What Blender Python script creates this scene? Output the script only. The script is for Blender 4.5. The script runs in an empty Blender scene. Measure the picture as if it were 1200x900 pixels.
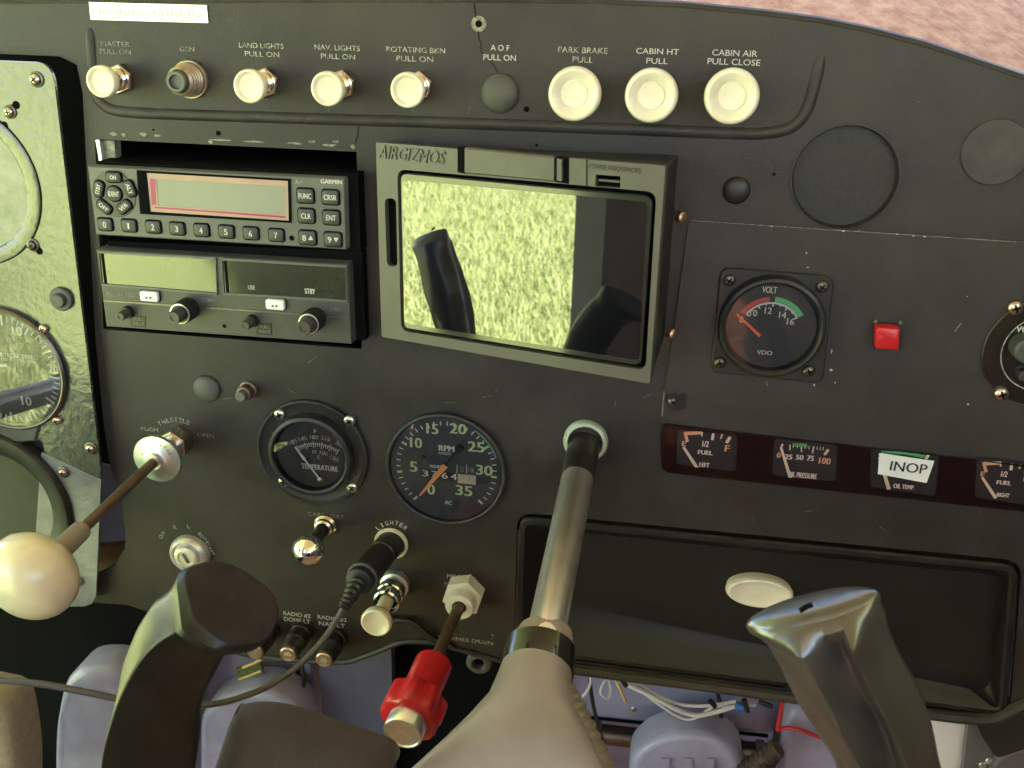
import bpy, bmesh, math, random
import numpy as np
from mathutils import Vector, Matrix

random.seed(7)
scene = bpy.context.scene
col = scene.collection
R = math.radians

# ------------------------------------------------------------------ camera
Z0 = 1.65                       # height of the lens above the grass outside
D = 0.554                       # lens to instrument panel (panel face is the plane y = 0)
FPX = 1139.0                    # focal length in pixels of the 1200 px wide photograph
PITCH, YAW, ROLL = R(-21.93), R(-8.94), R(1.4)
CAM = Vector((0.0, -D, Z0))
_f = Vector((math.sin(YAW)*math.cos(PITCH), math.cos(YAW)*math.cos(PITCH), math.sin(PITCH)))
_r = _f.cross(Vector((0, 0, 1))).normalized()
_u = _r.cross(_f)
RT = math.cos(ROLL)*_r + math.sin(ROLL)*_u
UP = -math.sin(ROLL)*_r + math.cos(ROLL)*_u
cam_data = bpy.data.cameras.new('camera')
cam_data.sensor_fit = 'HORIZONTAL'
cam_data.sensor_width = 36.0
cam_data.lens = FPX/1200.0*36.0
cam_data.clip_start = 0.01
cam_data.clip_end = 2000
cam = bpy.data.objects.new('camera', cam_data)
col.objects.link(cam)
m3 = Matrix((RT, UP, -_f)).transposed()
cam.matrix_world = Matrix.Translation(CAM) @ m3.to_4x4()
scene.camera = cam
cam_data.dof.use_dof = True
cam_data.dof.focus_distance = .60
cam_data.dof.aperture_fstop = 24.0

# ------------------------------------------------------------------ world, sun, exposure
SUN_EL, SUN_AZ = R(34), R(92)   # azimuth from +Y (nose of the aeroplane) towards +X
world = bpy.data.worlds.new('World')
scene.world = world
world.use_nodes = True
nt = world.node_tree
bg = nt.nodes['Background']
sky = nt.nodes.new('ShaderNodeTexSky')
sky.sky_type = 'NISHITA'
sky.sun_disc = False
sky.sun_elevation = SUN_EL
sky.sun_rotation = SUN_AZ
nt.links.new(sky.outputs['Color'], bg.inputs['Color'])
bg.inputs['Strength'].default_value = 0.055
sun_data = bpy.data.lights.new('sun', 'SUN')
sun_data.energy = 5.0
sun_data.angle = R(0.5)
sun_data.color = (1.0, 0.86, 0.76)
sun = bpy.data.objects.new('sun', sun_data)
col.objects.link(sun)
sdir = Vector((math.sin(SUN_AZ)*math.cos(SUN_EL), math.cos(SUN_AZ)*math.cos(SUN_EL), math.sin(SUN_EL)))
sun.rotation_euler = sdir.to_track_quat('Z', 'Y').to_euler()
sun.location = (0, 0, 10)
scene.view_settings.view_transform = 'Standard'
scene.view_settings.look = 'None'
scene.view_settings.gamma = 1.0
scene.view_settings.exposure = 4.45
scene.cycles.use_denoising = True
scene.cycles.max_bounces = 8
scene.cycles.diffuse_bounces = 4
scene.cycles.glossy_bounces = 4
scene.cycles.transparent_max_bounces = 12
scene.cycles.caustics_reflective = False
scene.cycles.caustics_refractive = False
scene.cycles.sample_clamp_indirect = 6.0

# ------------------------------------------------------------------ pixels to places
def ray(px, py):
    return _f + (px-600.0)/FPX*RT - (py-450.0)/FPX*UP

def P(px, py, h=0.0):
    d = ray(px, py)
    return CAM + d*((D-h)/d.y)

def scale_at(px, py, h=0.0):            # metres per pixel there
    return (P(px, py, h)-CAM).dot(_f)/FPX

def zoomed(ox, oy, s):
    return lambda x, y: (ox+x/s, oy+y/s)

# ------------------------------------------------------------------ materials
def srgb(hexs):
    v = [int(hexs[i:i+2], 16)/255 for i in (1, 3, 5)]
    return tuple(c/12.92 if c <= .04045 else ((c+.055)/1.055)**2.4 for c in v)

def mat(name, base, rough=.5, metal=0.0, var=0.0, vscale=30.0, bump=0.0, bscale=400.0, bdist=.001,
        ior=1.5, coat=0.0, rvar=0.0, base2=None, spots=None, sheen=0.0, specks=None):
    m = bpy.data.materials.new(name)
    m.use_nodes = True
    t = m.node_tree
    b = t.nodes['Principled BSDF']
    b.inputs['Base Color'].default_value = (*base, 1)
    b.inputs['Roughness'].default_value = rough
    b.inputs['Metallic'].default_value = metal
    b.inputs['IOR'].default_value = ior
    b.inputs['Coat Weight'].default_value = coat
    b.inputs['Coat Roughness'].default_value = .08
    if sheen:
        b.inputs['Sheen Weight'].default_value = sheen
    tc = t.nodes.new('ShaderNodeNewGeometry')
    if var > 0 or base2:
        n = t.nodes.new('ShaderNodeTexNoise')
        n.inputs['Scale'].default_value = vscale
        n.inputs['Detail'].default_value = 6
        n.inputs['Roughness'].default_value = .62
        t.links.new(tc.outputs['Position'], n.inputs['Vector'])
        rp = t.nodes.new('ShaderNodeValToRGB')
        rp.color_ramp.elements[0].position = .33
        rp.color_ramp.elements[1].position = .70
        lo = base if base2 else tuple(c*(1-var) for c in base)
        hi = base2 if base2 else tuple(min(1, c*(1+var)) for c in base)
        rp.color_ramp.elements[0].color = (*lo, 1)
        rp.color_ramp.elements[1].color = (*hi, 1)
        t.links.new(n.outputs['Fac'], rp.inputs['Fac'])
        out = rp.outputs['Color']
        if spots:
            sc_, thr, scol = spots
            n2 = t.nodes.new('ShaderNodeTexNoise')
            n2.inputs['Scale'].default_value = sc_
            n2.inputs['Detail'].default_value = 3
            t.links.new(tc.outputs['Position'], n2.inputs['Vector'])
            r2 = t.nodes.new('ShaderNodeValToRGB')
            r2.color_ramp.elements[0].position = thr
            r2.color_ramp.elements[1].position = thr+.22
            t.links.new(n2.outputs['Fac'], r2.inputs['Fac'])
            mx = t.nodes.new('ShaderNodeMix')
            mx.data_type = 'RGBA'
            t.links.new(r2.outputs['Color'], mx.inputs['Factor'])
            t.links.new(out, mx.inputs['A'])
            mx.inputs['B'].default_value = (*scol, 1)
            out = mx.outputs['Result']
        if specks:
            sc_, thr, scol = specks
            n3 = t.nodes.new('ShaderNodeTexNoise')
            n3.inputs['Scale'].default_value = sc_
            n3.inputs['Detail'].default_value = 1
            t.links.new(tc.outputs['Position'], n3.inputs['Vector'])
            r3 = t.nodes.new('ShaderNodeValToRGB')
            r3.color_ramp.elements[0].position = thr
            r3.color_ramp.elements[1].position = thr+.03
            t.links.new(n3.outputs['Fac'], r3.inputs['Fac'])
            mx = t.nodes.new('ShaderNodeMix')
            mx.data_type = 'RGBA'
            t.links.new(r3.outputs['Color'], mx.inputs['Factor'])
            t.links.new(out, mx.inputs['A'])
            mx.inputs['B'].default_value = (*scol, 1)
            out = mx.outputs['Result']
        t.links.new(out, b.inputs['Base Color'])
        if rvar > 0:
            mr = t.nodes.new('ShaderNodeMapRange')
            mr.inputs['To Min'].default_value = max(.02, rough-rvar)
            mr.inputs['To Max'].default_value = min(1, rough+rvar)
            t.links.new(n.outputs['Fac'], mr.inputs['Value'])
            t.links.new(mr.outputs['Result'], b.inputs['Roughness'])
    if bump > 0:
        nb = t.nodes.new('ShaderNodeTexNoise')
        nb.inputs['Scale'].default_value = bscale
        nb.inputs['Detail'].default_value = 3
        t.links.new(tc.outputs['Position'], nb.inputs['Vector'])
        bm_ = t.nodes.new('ShaderNodeBump')
        bm_.inputs['Strength'].default_value = bump
        bm_.inputs['Distance'].default_value = bdist
        t.links.new(nb.outputs['Fac'], bm_.inputs['Height'])
        t.links.new(bm_.outputs['Normal'], b.inputs['Normal'])
    return m

def glass_mat(name, tint=(1, 1, 1), ior=1.5, rough=.02):
    m = bpy.data.materials.new(name)
    m.use_nodes = True
    t = m.node_tree
    t.nodes.remove(t.nodes['Principled BSDF'])
    out = t.nodes['Material Output']
    tr = t.nodes.new('ShaderNodeBsdfTransparent')
    tr.inputs['Color'].default_value = (*tint, 1)
    gl = t.nodes.new('ShaderNodeBsdfGlossy')
    gl.inputs['Roughness'].default_value = rough
    fr = t.nodes.new('ShaderNodeFresnel')
    fr.inputs['IOR'].default_value = ior
    mx = t.nodes.new('ShaderNodeMixShader')
    t.links.new(fr.outputs['Fac'], mx.inputs['Fac'])
    t.links.new(tr.outputs['BSDF'], mx.inputs[1])
    t.links.new(gl.outputs['BSDF'], mx.inputs[2])
    t.links.new(mx.outputs['Shader'], out.inputs['Surface'])
    return m

M = {}
M['panel'] = mat('panel_paint', (.031, .027, .025), .43, ior=1.40, var=.3, vscale=24, bump=.35, bscale=900, bdist=.0006, rvar=.14, spots=(7, .50, (.047, .042, .037)), specks=(420, .80, (.13, .12, .10)))
M['subpanel'] = mat('subpanel_paint', (.037, .032, .029), .47, ior=1.42, var=.2, vscale=35, bump=.25, bscale=1200, bdist=.0004, rvar=.10, specks=(420, .80, (.22, .20, .17)))
M['door'] = mat('glovebox_plastic', (.011, .0105, .010), .42, ior=1.42, var=.25, vscale=18, bump=.3, bscale=1100, bdist=.0004, rvar=.07)
M['plate'] = mat('hammered_paint', (.055, .060, .048), .23, ior=1.85, var=.35, vscale=38, bump=.42, bscale=170, bdist=.0014, rvar=.06)
M['lower_reflection_plate'] = mat('plate_reflection_paint', (.22, .22, .25), .32, metal=.3, var=.2, vscale=60, bump=.35, bscale=260, bdist=.001)  # lavender reflection low on the flight plate, put into the colour
M['ivory'] = mat('ivory_plastic', (.74, .67, .51), .34, base2=(.80, .75, .61), vscale=70, coat=.25)
M['ivory_warm'] = mat('aged_ivory_plastic', (.72, .61, .43), .28, var=.08, vscale=60, coat=.3)
M['white_pl'] = mat('white_nylon', (.72, .70, .64), .4, var=.06, vscale=120)
M['chrome'] = mat('chrome', (.86, .86, .84), .08, metal=1)
M['steel'] = mat('brushed_steel', (.62, .60, .56), .28, metal=1, var=.12, vscale=160, bump=.1, bscale=700)
M['nickel'] = mat('warm_nickel', (.62, .53, .44), .26, metal=1, var=.15, vscale=140)
M['copper'] = mat('coppery_screw', (.62, .46, .38), .34, metal=1, var=.2, vscale=300)
M['worn_brass'] = mat('worn_bushing', (.46, .38, .30), .42, metal=.7, base2=(.24, .18, .14), vscale=200)
M['dark_steel'] = mat('dark_steel', (.17, .15, .13), .42, metal=1, var=.2, vscale=200)
M['rod'] = mat('brown_rod', (.15, .10, .07), .45, metal=.6, var=.2, vscale=250)
M['alu'] = mat('aluminium', (.80, .83, .85), .30, metal=1, var=.12, vscale=120, bump=.08, bscale=600)
M['black'] = mat('black_plastic', (.018, .017, .016), .42, var=.2, vscale=80, bump=.15, bscale=900, bdist=.0003)
M['black_gloss'] = mat('gloss_black', (.012, .011, .010), .16, coat=.3)
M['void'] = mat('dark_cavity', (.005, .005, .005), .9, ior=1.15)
M['rubber'] = mat('grey_rubber', (.07, .07, .064), .55, var=.15, vscale=120, bump=.2, bscale=1300, bdist=.0003)
M['radio'] = mat('radio_grey_plastic', (.105, .110, .096), .42, var=.08, vscale=60, bump=.2, bscale=1600, bdist=.0003)
M['radio_dark'] = mat('radio_dark_face', (.060, .058, .050), .42, var=.12, vscale=90, bump=.15, bscale=1500, bdist=.0003)
M['key'] = mat('key_rubber', (.036, .036, .034), .45, var=.1, vscale=200)
M['print'] = mat('white_print', (.55, .54, .47), .5)
M['bright_print'] = mat('bright_print', (.88, .86, .80), .5)
M['worn_print'] = mat('worn_white_print', (.10, .10, .085), .5, base2=(.62, .61, .52), vscale=420)
M['faint_print'] = mat('faint_print', (.05, .05, .043), .5, base2=(.36, .36, .30), vscale=420)
M['dark_print'] = mat('dark_print', (.02, .02, .018), .5)
M['lume'] = mat('luminous_paint', (.50, .58, .30), .5, var=.08, vscale=200)
M['orange'] = mat('orange_needle', (.80, .33, .10), .45)
M['red_needle'] = mat('red_needle', (.85, .13, .05), .45)
M['cream'] = mat('cream_needle', (.78, .74, .58), .45)
M['green'] = mat('green_arc', (.10, .42, .17), .5)
M['red_arc'] = mat('red_arc', (.42, .07, .05), .5)
M['orange_arc'] = mat('orange_arc', (.80, .46, .28), .5)
M['grille'] = mat('fine_grille', (.022, .020, .018), .5, var=.3, vscale=300, bump=.6, bscale=1500, bdist=.0006)
M['dial'] = mat('black_dial', (.022, .022, .022), .6, var=.15, vscale=120)
M['dial_grey'] = mat('grey_dial', (.040, .040, .043), .6, var=.1, vscale=90)
M['glass'] = glass_mat('gauge_glass')
M['glare_glass'] = glass_mat('flat_gauge_glass', ior=1.65)
M['strip_glass'] = glass_mat('dark_strip_glass', (.95, .86, .84), ior=1.25)
M['red'] = mat('red_plastic', (.58, .018, .03), .28, coat=.3, var=.06, vscale=80)
M['button_red'] = mat('red_button', (.55, .012, .02), .35, coat=.2)
M['maroon'] = mat('maroon_black_cover', (.006, .0048, .0048), .30, ior=1.3, base2=(.016, .004, .0042), vscale=6)
M['tan'] = mat('tan_plastic', (.265, .222, .190), .42, var=.12, vscale=40, bump=.08, bscale=900, bdist=.0003)
M['grip'] = mat('black_grip_plastic', (.042, .038, .034), .29, ior=1.9, var=.14, vscale=45, coat=.4, rvar=.03)
M['leather'] = mat('black_leather', (.009, .008, .007), .36, ior=1.40, var=.2, vscale=60, bump=.22, bscale=900, bdist=.0004, rvar=.10)
M['end_cap'] = mat('matt_end_cap', (.024, .016, .012), .80, ior=1.28, var=.3, vscale=60, bump=.2, bscale=600)
M['suede'] = mat('brown_suede', (.034, .020, .013), .85, var=.22, vscale=70, bump=.6, bscale=900, bdist=.0008, sheen=.1)
M['lavender'] = mat('lavender_paint', (.36, .35, .50), .33, base2=(.22, .21, .31), vscale=22, bump=.06, bscale=200, rvar=.06)
M['blue_grey'] = mat('slate_blue_panel', (.085, .09, .145), .45, var=.15, vscale=25)
M['fabric'] = mat('beige_cloth', (.30, .24, .17), .9, var=.2, vscale=150, bump=.4, bscale=1500)
M['carpet'] = mat('pink_carpet', (.40, .22, .18), .95, base2=(.68, .47, .41), vscale=100, bump=.7, bscale=500, bdist=.002)
M['white_wire'] = mat('white_wire', (.62, .60, .60), .45)
M['red_wire'] = mat('red_wire', (.50, .03, .03), .4)
M['blue_tag'] = mat('blue_connector', (.02, .13, .42), .4)
M['yellow_wire'] = mat('yellow_wire', (.62, .42, .12), .45)
M['cable'] = mat('grey_cable', (.09, .088, .09), .4, var=.1, vscale=100)
M['paper'] = mat('white_label', (.80, .79, .77), .6, var=.04, vscale=60)
M['lcd'] = mat('pale_lcd', (.26, .265, .21), .35, var=.08, vscale=12)
M['lcd_edge'] = mat('salmon_lcd_edge', (.42, .27, .20), .4, var=.1, vscale=40)
M['magenta'] = mat('magenta_lcd_line', (.35, .03, .14), .4)
M['window_pane'] = mat('radio_window', (.035, .038, .026), .14, ior=1.7, coat=.6, var=.3, vscale=30)
M['screen'] = mat('glossy_display', (.006, .006, .008), .015, ior=2.0)
M['screen_edge'] = mat('screen_bezel', (.03, .03, .026), .12, coat=.6)
M['dock'] = mat('dock_plastic', (.085, .080, .066), .42, var=.08, vscale=50, bump=.2, bscale=1300, bdist=.0003)
M['chip'] = mat('bare_chip', (.30, .31, .22), .45, base2=(.06, .06, .045), vscale=260)
M['speck'] = mat('white_speck', (.62, .60, .55), .5)
M['tape'] = mat('black_tape', (.014, .013, .012), .35, var=.3, vscale=150, bump=.3, bscale=700)
M['brown_gear'] = mat('rusty_bracket', (.16, .05, .03), .5, base2=(.30, .12, .06), vscale=90)
M['cabin'] = mat('cabin_trim', (.10, .070, .055), .8, var=.15, vscale=6)
M['cabin_pale'] = mat('cabin_pale_trim', (.58, .46, .41), .75, var=.1, vscale=6)
M['bounce_cloth'] = mat('pink_bounce_cloth', (.56, .36, .29), .85, var=.12, vscale=8)  # unseen cabin surfaces coloured pink to bounce warm light at the panel
M['seat'] = mat('seat_cloth', (.42, .33, .27), .85, var=.2, vscale=30)  # unseen seats, beige chosen to bounce light onto the yoke grips
M['post'] = mat('door_post', (.24, .20, .21), .7, var=.15, vscale=10)
M['wing'] = mat('wing_paint', (.70, .69, .66), .4)
M['grass_soil'] = mat('grass_ground', (.20, .27, .09), .9, base2=(.27, .33, .12), vscale=2)
M['grass'] = mat('grass_blades', (.33, .43, .16), .6, base2=(.42, .51, .22), vscale=40)
M['glare_face'] = mat('glare_dial_face', (.50, .52, .42), .5, base2=(.30, .32, .25), vscale=90)  # glare on the altimeter put into the dial colour
M['blue_face'] = mat('blue_grey_dial', (.34, .36, .43), .4, base2=(.62, .64, .72), vscale=70)

# ------------------------------------------------------------------ mesh helpers (local frame: x right, y = -height off the surface, z up)
class MB:
    def __init__(s):
        s.v, s.f = [], []
    def add(s, vs, fs):
        o = len(s.v)
        s.v += [tuple(q) for q in vs]
        s.f += [tuple(i+o for i in f) for f in fs]
        return s
    def build(s, name, m, parent=None, angle=38, loc=None, rot=None):
        me = bpy.data.meshes.new(name)
        me.from_pydata(s.v, [], s.f)
        bm = bmesh.new()
        bm.from_mesh(me)
        bmesh.ops.recalc_face_normals(bm, faces=bm.faces)
        bm.to_mesh(me)
        bm.free()
        if isinstance(m, str) and m.endswith('glass') and sum(p.normal.y*p.area for p in me.polygons) > 0:
            me.flip_normals()                    # glass looks out of the panel
        me.shade_smooth()
        me.set_sharp_from_angle(angle=R(angle))
        me.materials.append(M[m] if isinstance(m, str) else m)
        o = bpy.data.objects.new(name, me)
        col.objects.link(o)
        o.parent = parent
        if loc is not None:
            o.location = loc
        if rot is not None:
            o.rotation_euler = rot
        return o
    def lathe(s, prof, n=32, cx=0.0, cz=0.0, ex=1.0, ez=1.0, a0=0.0):
        vs, fs, rings = [], [], []
        for r, h in prof:
            if r < 1e-7:
                rings.append([len(vs)]); vs.append((cx, -h, cz))
            else:
                rings.append(list(range(len(vs), len(vs)+n)))
                for k in range(n):
                    a = a0+2*math.pi*k/n
                    vs.append((cx+r*ex*math.cos(a), -h, cz+r*ez*math.sin(a)))
        for A, B in zip(rings, rings[1:]):
            for k in range(n):
                k2 = (k+1) % n
                if len(A) == 1 and len(B) == 1:
                    continue
                if len(A) == 1:
                    fs.append((A[0], B[k], B[k2]))
                elif len(B) == 1:
                    fs.append((A[k], A[k2], B[0]))
                else:
                    fs.append((A[k], A[k2], B[k2], B[k]))
        return s.add(vs, fs)
    def rings(s, rs, caps=True):
        n = len(rs[0]); vs = [p for r_ in rs for p in r_]; fs = []
        for i in range(len(rs)-1):
            for k in range(n):
                k2 = (k+1) % n
                fs.append((i*n+k, i*n+k2, (i+1)*n+k2, (i+1)*n+k))
        if caps:
            fs.append(tuple(range(n)))
            fs.append(tuple(range((len(rs)-1)*n, len(rs)*n)))
        return s.add(vs, fs)
    def outline(s, layers, caps=True):            # layers: [(outline [(x,z)], h)]
        return s.rings([[(x, -h, z) for x, z in o] for o, h in layers], caps)
    def box(s, x0, x1, z0, z1, h0, h1, b=0.0):
        if b <= 0:
            q = [(x0, z0), (x1, z0), (x1, z1), (x0, z1)]
            return s.outline([(q, h0), (q, h1)])
        c = lambda i: [(x0+i, z0+i), (x1-i, z0+i), (x1-i, z1-i), (x0+i, z1-i)]
        return s.outline([(c(0), h0), (c(0), h1-b), (c(b*.35), h1-b*.3), (c(b), h1)])
    def rbox(s, cx, cz, w, hh, r, h0, h1, b=.0006, seg=4, rot=0.0):
        lay = [(rrect(cx, cz, w, hh, r, seg, rot), h0), (rrect(cx, cz, w, hh, r, seg, rot), h1-b),
               (rrect(cx, cz, w-b*.7, hh-b*.7, max(r-b*.35, 1e-5), seg, rot), h1-b*.3),
               (rrect(cx, cz, w-2*b, hh-2*b, max(r-b, 1e-5), seg, rot), h1)]
        return s.outline(lay)
    def tube(s, pts, rad, n=10, caps=True):
        pts = [Vector(p) for p in pts]
        if not isinstance(rad, (list, tuple)):
            rad = [rad]*len(pts)
        rs = []; nrm = None
        for i, p in enumerate(pts):
            t = (pts[min(i+1, len(pts)-1)]-pts[max(i-1, 0)]).normalized()
            if nrm is None:
                a = Vector((0, 0, 1)) if abs(t.z) < .9 else Vector((1, 0, 0))
                nrm = (a-t*a.dot(t)).normalized()
            else:
                nrm = (nrm-t*nrm.dot(t)).normalized()
            b = t.cross(nrm)
            rs.append([p+rad[i]*(math.cos(2*math.pi*k/n)*nrm+math.sin(2*math.pi*k/n)*b) for k in range(n)])
        return s.rings(rs, caps)
    def plate(s, outer, holes, h1, h0):           # sheet with openings; h1 front, h0 back
        bm = bmesh.new()
        edges = []
        loops = [outer]+list(holes)
        for lp in loops:
            vs = [bm.verts.new((x, -h1, z)) for x, z in lp]
            for a, b in zip(vs, vs[1:]+vs[:1]):
                edges.append(bm.edges.new((a, b)))
        bmesh.ops.triangle_fill(bm, use_beauty=True, use_dissolve=False, edges=edges, normal=(0, -1, 0))
        bm.verts.index_update()
        vs = [tuple(v.co) for v in bm.verts]
        fs = [tuple(v.index for v in f.verts) for f in bm.faces]
        bm.free()
        s.add(vs, fs)
        for lp in loops:                          # walls of the openings and the rim
            n = len(lp)
            s.add([(x, -h1, z) for x, z in lp]+[(x, -h0, z) for x, z in lp],
                  [(k, (k+1) % n, n+(k+1) % n, n+k) for k in range(n)])
        return s

def rrect(cx, cz, w, hh, r, seg=4, rot=0.0):
    pts = []
    for qx, qz, a0 in ((1, 1, 0), (-1, 1, 90), (-1, -1, 180), (1, -1, 270)):
        for k in range(seg+1):
            a = R(a0+90*k/seg)
            pts.append((qx*(w/2-r)+r*math.cos(a), qz*(hh/2-r)+r*math.sin(a)))
    c, s_ = math.cos(rot), math.sin(rot)
    return [(cx+x*c-z*s_, cz+x*s_+z*c) for x, z in pts]

def circ(cx, cz, r, n=40):
    return [(cx+r*math.cos(2*math.pi*k/n), cz+r*math.sin(2*math.pi*k/n)) for k in range(n)]

def rquad(q, r, seg=4):                           # rounded corners on any convex outline
    out = []
    n = len(q)
    for i in range(n):
        p = Vector(q[i]); a = (Vector(q[i-1])-p); b = (Vector(q[(i+1) % n])-p)
        d = min(r, a.length*.45, b.length*.45)
        p0, p1 = p+a.normalized()*d, p+b.normalized()*d
        for k in range(seg+1):
            t = k/seg
            out.append(tuple((1-t)**2*p0+2*t*(1-t)*p+t*t*p1))
    return out

def inset(o, d):
    c = sum((Vector(p) for p in o), Vector((0, 0)))/len(o)
    n = len(o); out = []
    area = sum(o[i][0]*o[(i+1) % n][1]-o[(i+1) % n][0]*o[i][1] for i in range(n))
    sg = 1 if area > 0 else -1
    for i in range(n):
        t = (Vector(o[(i+1) % n])-Vector(o[i-1]))
        if t.length < 1e-9:
            t = Vector((1, 0))
        t.normalize()
        out.append((o[i][0]-sg*t.y*d, o[i][1]+sg*t.x*d))
    return out

def shrink(o, d):                                # scale an outline towards its centre
    c = sum((Vector(p) for p in o), Vector((0, 0)))/len(o)
    m = min((Vector(p)-c).length for p in o)
    k = 1-d/m
    return [tuple(c+(Vector(p)-c)*k) for p in o]

def spline(pts, n=8):                             # Catmull-Rom through the points
    pts = [Vector(p) for p in pts]
    out = []
    for i in range(len(pts)-1):
        p0, p1, p2, p3 = pts[max(i-1, 0)], pts[i], pts[i+1], pts[min(i+2, len(pts)-1)]
        for k in range(n):
            t = k/n
            out.append(.5*((2*p1)+(p2-p0)*t+(2*p0-5*p1+4*p2-p3)*t*t+(3*p1-p0-3*p2+p3)*t**3))
    out.append(pts[-1])
    return out

class Thing:                                      # an Empty at the thing's base; parts are its children
    def __init__(s, name, label, cat, px, py, h0=0.0, rotz=0.0, group=None, kind=None, loc=None):
        s.loc = Vector(loc) if loc is not None else P(px, py, h0)
        s.o = bpy.data.objects.new(name, None)
        s.o.empty_display_size = .01
        col.objects.link(s.o)
        s.o.location = s.loc
        s.rotz = rotz
        s.o.rotation_euler = (0, 0, rotz)
        if label: s.o['label'] = label
        if cat: s.o['category'] = cat
        if group: s.o['group'] = group
        if kind: s.o['kind'] = kind
        s.ax = Vector((math.cos(rotz), math.sin(rotz), 0))
        s.n = Vector((math.sin(rotz), -math.cos(rotz), 0))
    def l(s, px, py, h=0.0):                      # pixel -> local (x, z) on the plane h above the thing's own base plane
        d = ray(px, py)
        q = s.loc+s.n*h
        t = (q-CAM).dot(s.n)/d.dot(s.n)
        w = CAM+d*t-s.loc
        return (w.dot(s.ax), w.z)
    def l3(s, px, py, h=0.0):
        x, z = s.l(px, py, h)
        return Vector((x, -h, z))
    def sc(s, px, py, h=0.0):
        a, b = s.l(px-1, py, h), s.l(px+1, py, h)
        return math.hypot(a[0]-b[0], a[1]-b[1])/2
    def poly(s, pts, h=0.0):
        return [s.l(x, y, h) for x, y in pts]

_tcache = {}
def text_mesh(body):
    if body not in _tcache:
        cu = bpy.data.curves.new('lettering', 'FONT')
        cu.body = body
        cu.size = 1.0
        cu.resolution_u = 3
        cu.align_x = 'CENTER'
        o = bpy.data.objects.new('lettering', cu)
        col.objects.link(o)
        dg = bpy.context.evaluated_depsgraph_get()
        me = o.evaluated_get(dg).to_mesh()
        vs = [(v.co.x, v.co.y) for v in me.vertices]
        fs = [tuple(p.vertices) for p in me.polygons]
        o.evaluated_get(dg).to_mesh_clear()
        bpy.data.objects.remove(o)
        bpy.data.curves.remove(cu)
        xs = [v[0] for v in vs]; ys = [v[1] for v in vs]
        cx, w = (min(xs)+max(xs))/2, max(xs)-min(xs)
        cy, hh = (min(ys)+max(ys))/2, max(ys)-min(ys)
        _tcache[body] = ([((x-cx)/w, (y-cy)/hh) for x, y in vs], fs, w/hh)
    return _tcache[body]

def text(T, body, px, py, wpx, hpx, h=0.0, m='print', parent=None, rot=0.0, name='lettering', bold=0.0):
    vs, fs, asp = text_mesh(body)
    k = T.sc(px, py, h)
    W, H = wpx*k, hpx*k
    cx, cz = T.l(px, py, h)
    c, s_ = math.cos(rot), math.sin(rot)
    mb = MB()
    offs = [(0, 0)] if bold <= 0 else [(-bold*k, 0), (bold*k, 0)]
    for i, (ox, oz) in enumerate(offs):
        q = []
        for x, y in vs:
            X, Z = x*W+ox, y*H+oz
            q.append((cx+X*c-Z*s_, -h-.00004*i, cz+X*s_+Z*c))
        mb.add(q, fs)
    return mb.build(name, m, parent or T.o)

def ribbon(T, pts, wpx, h, m, name, parent=None, taper=None):
    k = T.sc(*pts[0], h)
    P2 = [Vector(T.l(x, y, h)) for x, y in pts]
    L, Rr = [], []
    for i, p in enumerate(P2):
        t = (P2[min(i+1, len(P2)-1)]-P2[max(i-1, 0)]).normalized()
        nrm = Vector((-t.y, t.x))
        w = (wpx if taper is None else wpx+(taper-wpx)*i/(len(P2)-1))*k/2
        L.append((p.x+nrm.x*w, -h, p.y+nrm.y*w)); Rr.append((p.x-nrm.x*w, -h, p.y-nrm.y*w))
    n = len(L)
    return MB().add(L+Rr, [(i, i+1, n+i+1, n+i) for i in range(n-1)]).build(name, m, parent or T.o)

def arc_band(T, cx, cz, r0, r1, a0, a1, h, m, name, parent=None, n=20):
    vs, fs = [], []
    for i in range(n+1):
        a = a0+(a1-a0)*i/n
        vs += [(cx+r0*math.cos(a), -h, cz+r0*math.sin(a)), (cx+r1*math.cos(a), -h, cz+r1*math.sin(a))]
    fs = [(2*i, 2*i+1, 2*i+3, 2*i+2) for i in range(n)]
    return MB().add(vs, fs).build(name, m, parent or T.o)

def ticks(T, cx, cz, spec, h, m, name, parent=None):     # spec: (angle, r0, r1, width)
    mb = MB()
    for a, r0, r1, w in spec:
        c, s_ = math.cos(a), math.sin(a)
        px_, pz_ = -s_*w/2, c*w/2
        mb.add([(cx+r0*c+px_, -h, cz+r0*s_+pz_), (cx+r1*c+px_, -h, cz+r1*s_+pz_), (cx+r1*c-px_, -h, cz+r1*s_-pz_), (cx+r0*c-px_, -h, cz+r0*s_-pz_)], [(0, 1, 2, 3)])
    return mb.build(name, m, parent or T.o)

def needle(T, base, tip, w0, w1, h, m, parent=None, th=.0005, name='needle'):
    b, t = Vector(T.l(*base, h)), Vector(T.l(*tip, h))
    d = (t-b).normalized(); n = Vector((-d.y, d.x))
    q = [b+n*w0/2, t+n*w1/2, t-n*w1/2, b-n*w0/2]
    q = [(p.x, p.y) for p in q]
    return MB().outline([(q, h-th), (q, h)]).build(name, m, parent or T.o)

def screw(parent, x, z, h, r, m='copper', head='pan', slot=True, name='screw', rot=.4):
    prof = [(r, h-.002), (r, h+r*.25), (r*.86, h+r*.5), (r*.5, h+r*.66), (0, h+r*.7)]
    o = MB().lathe(prof, 16, x, z).build(name, m, parent)
    if slot:
        mb = MB()
        for a in (rot, rot+math.pi/2):
            c, s_ = math.cos(a), math.sin(a)
            L, w = r*.55, r*.13
            q = [(x+L*c-w*s_, z+L*s_+w*c), (x-L*c-w*s_, z-L*s_+w*c), (x-L*c+w*s_, z-L*s_-w*c), (x+L*c+w*s_, z+L*s_-w*c)]
            mb.outline([(q, h+r*.55), (q, h+r*.72+.00003*(1 if a == rot else 2))])
        mb.build('slot', 'void', o)
    return o

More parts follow.
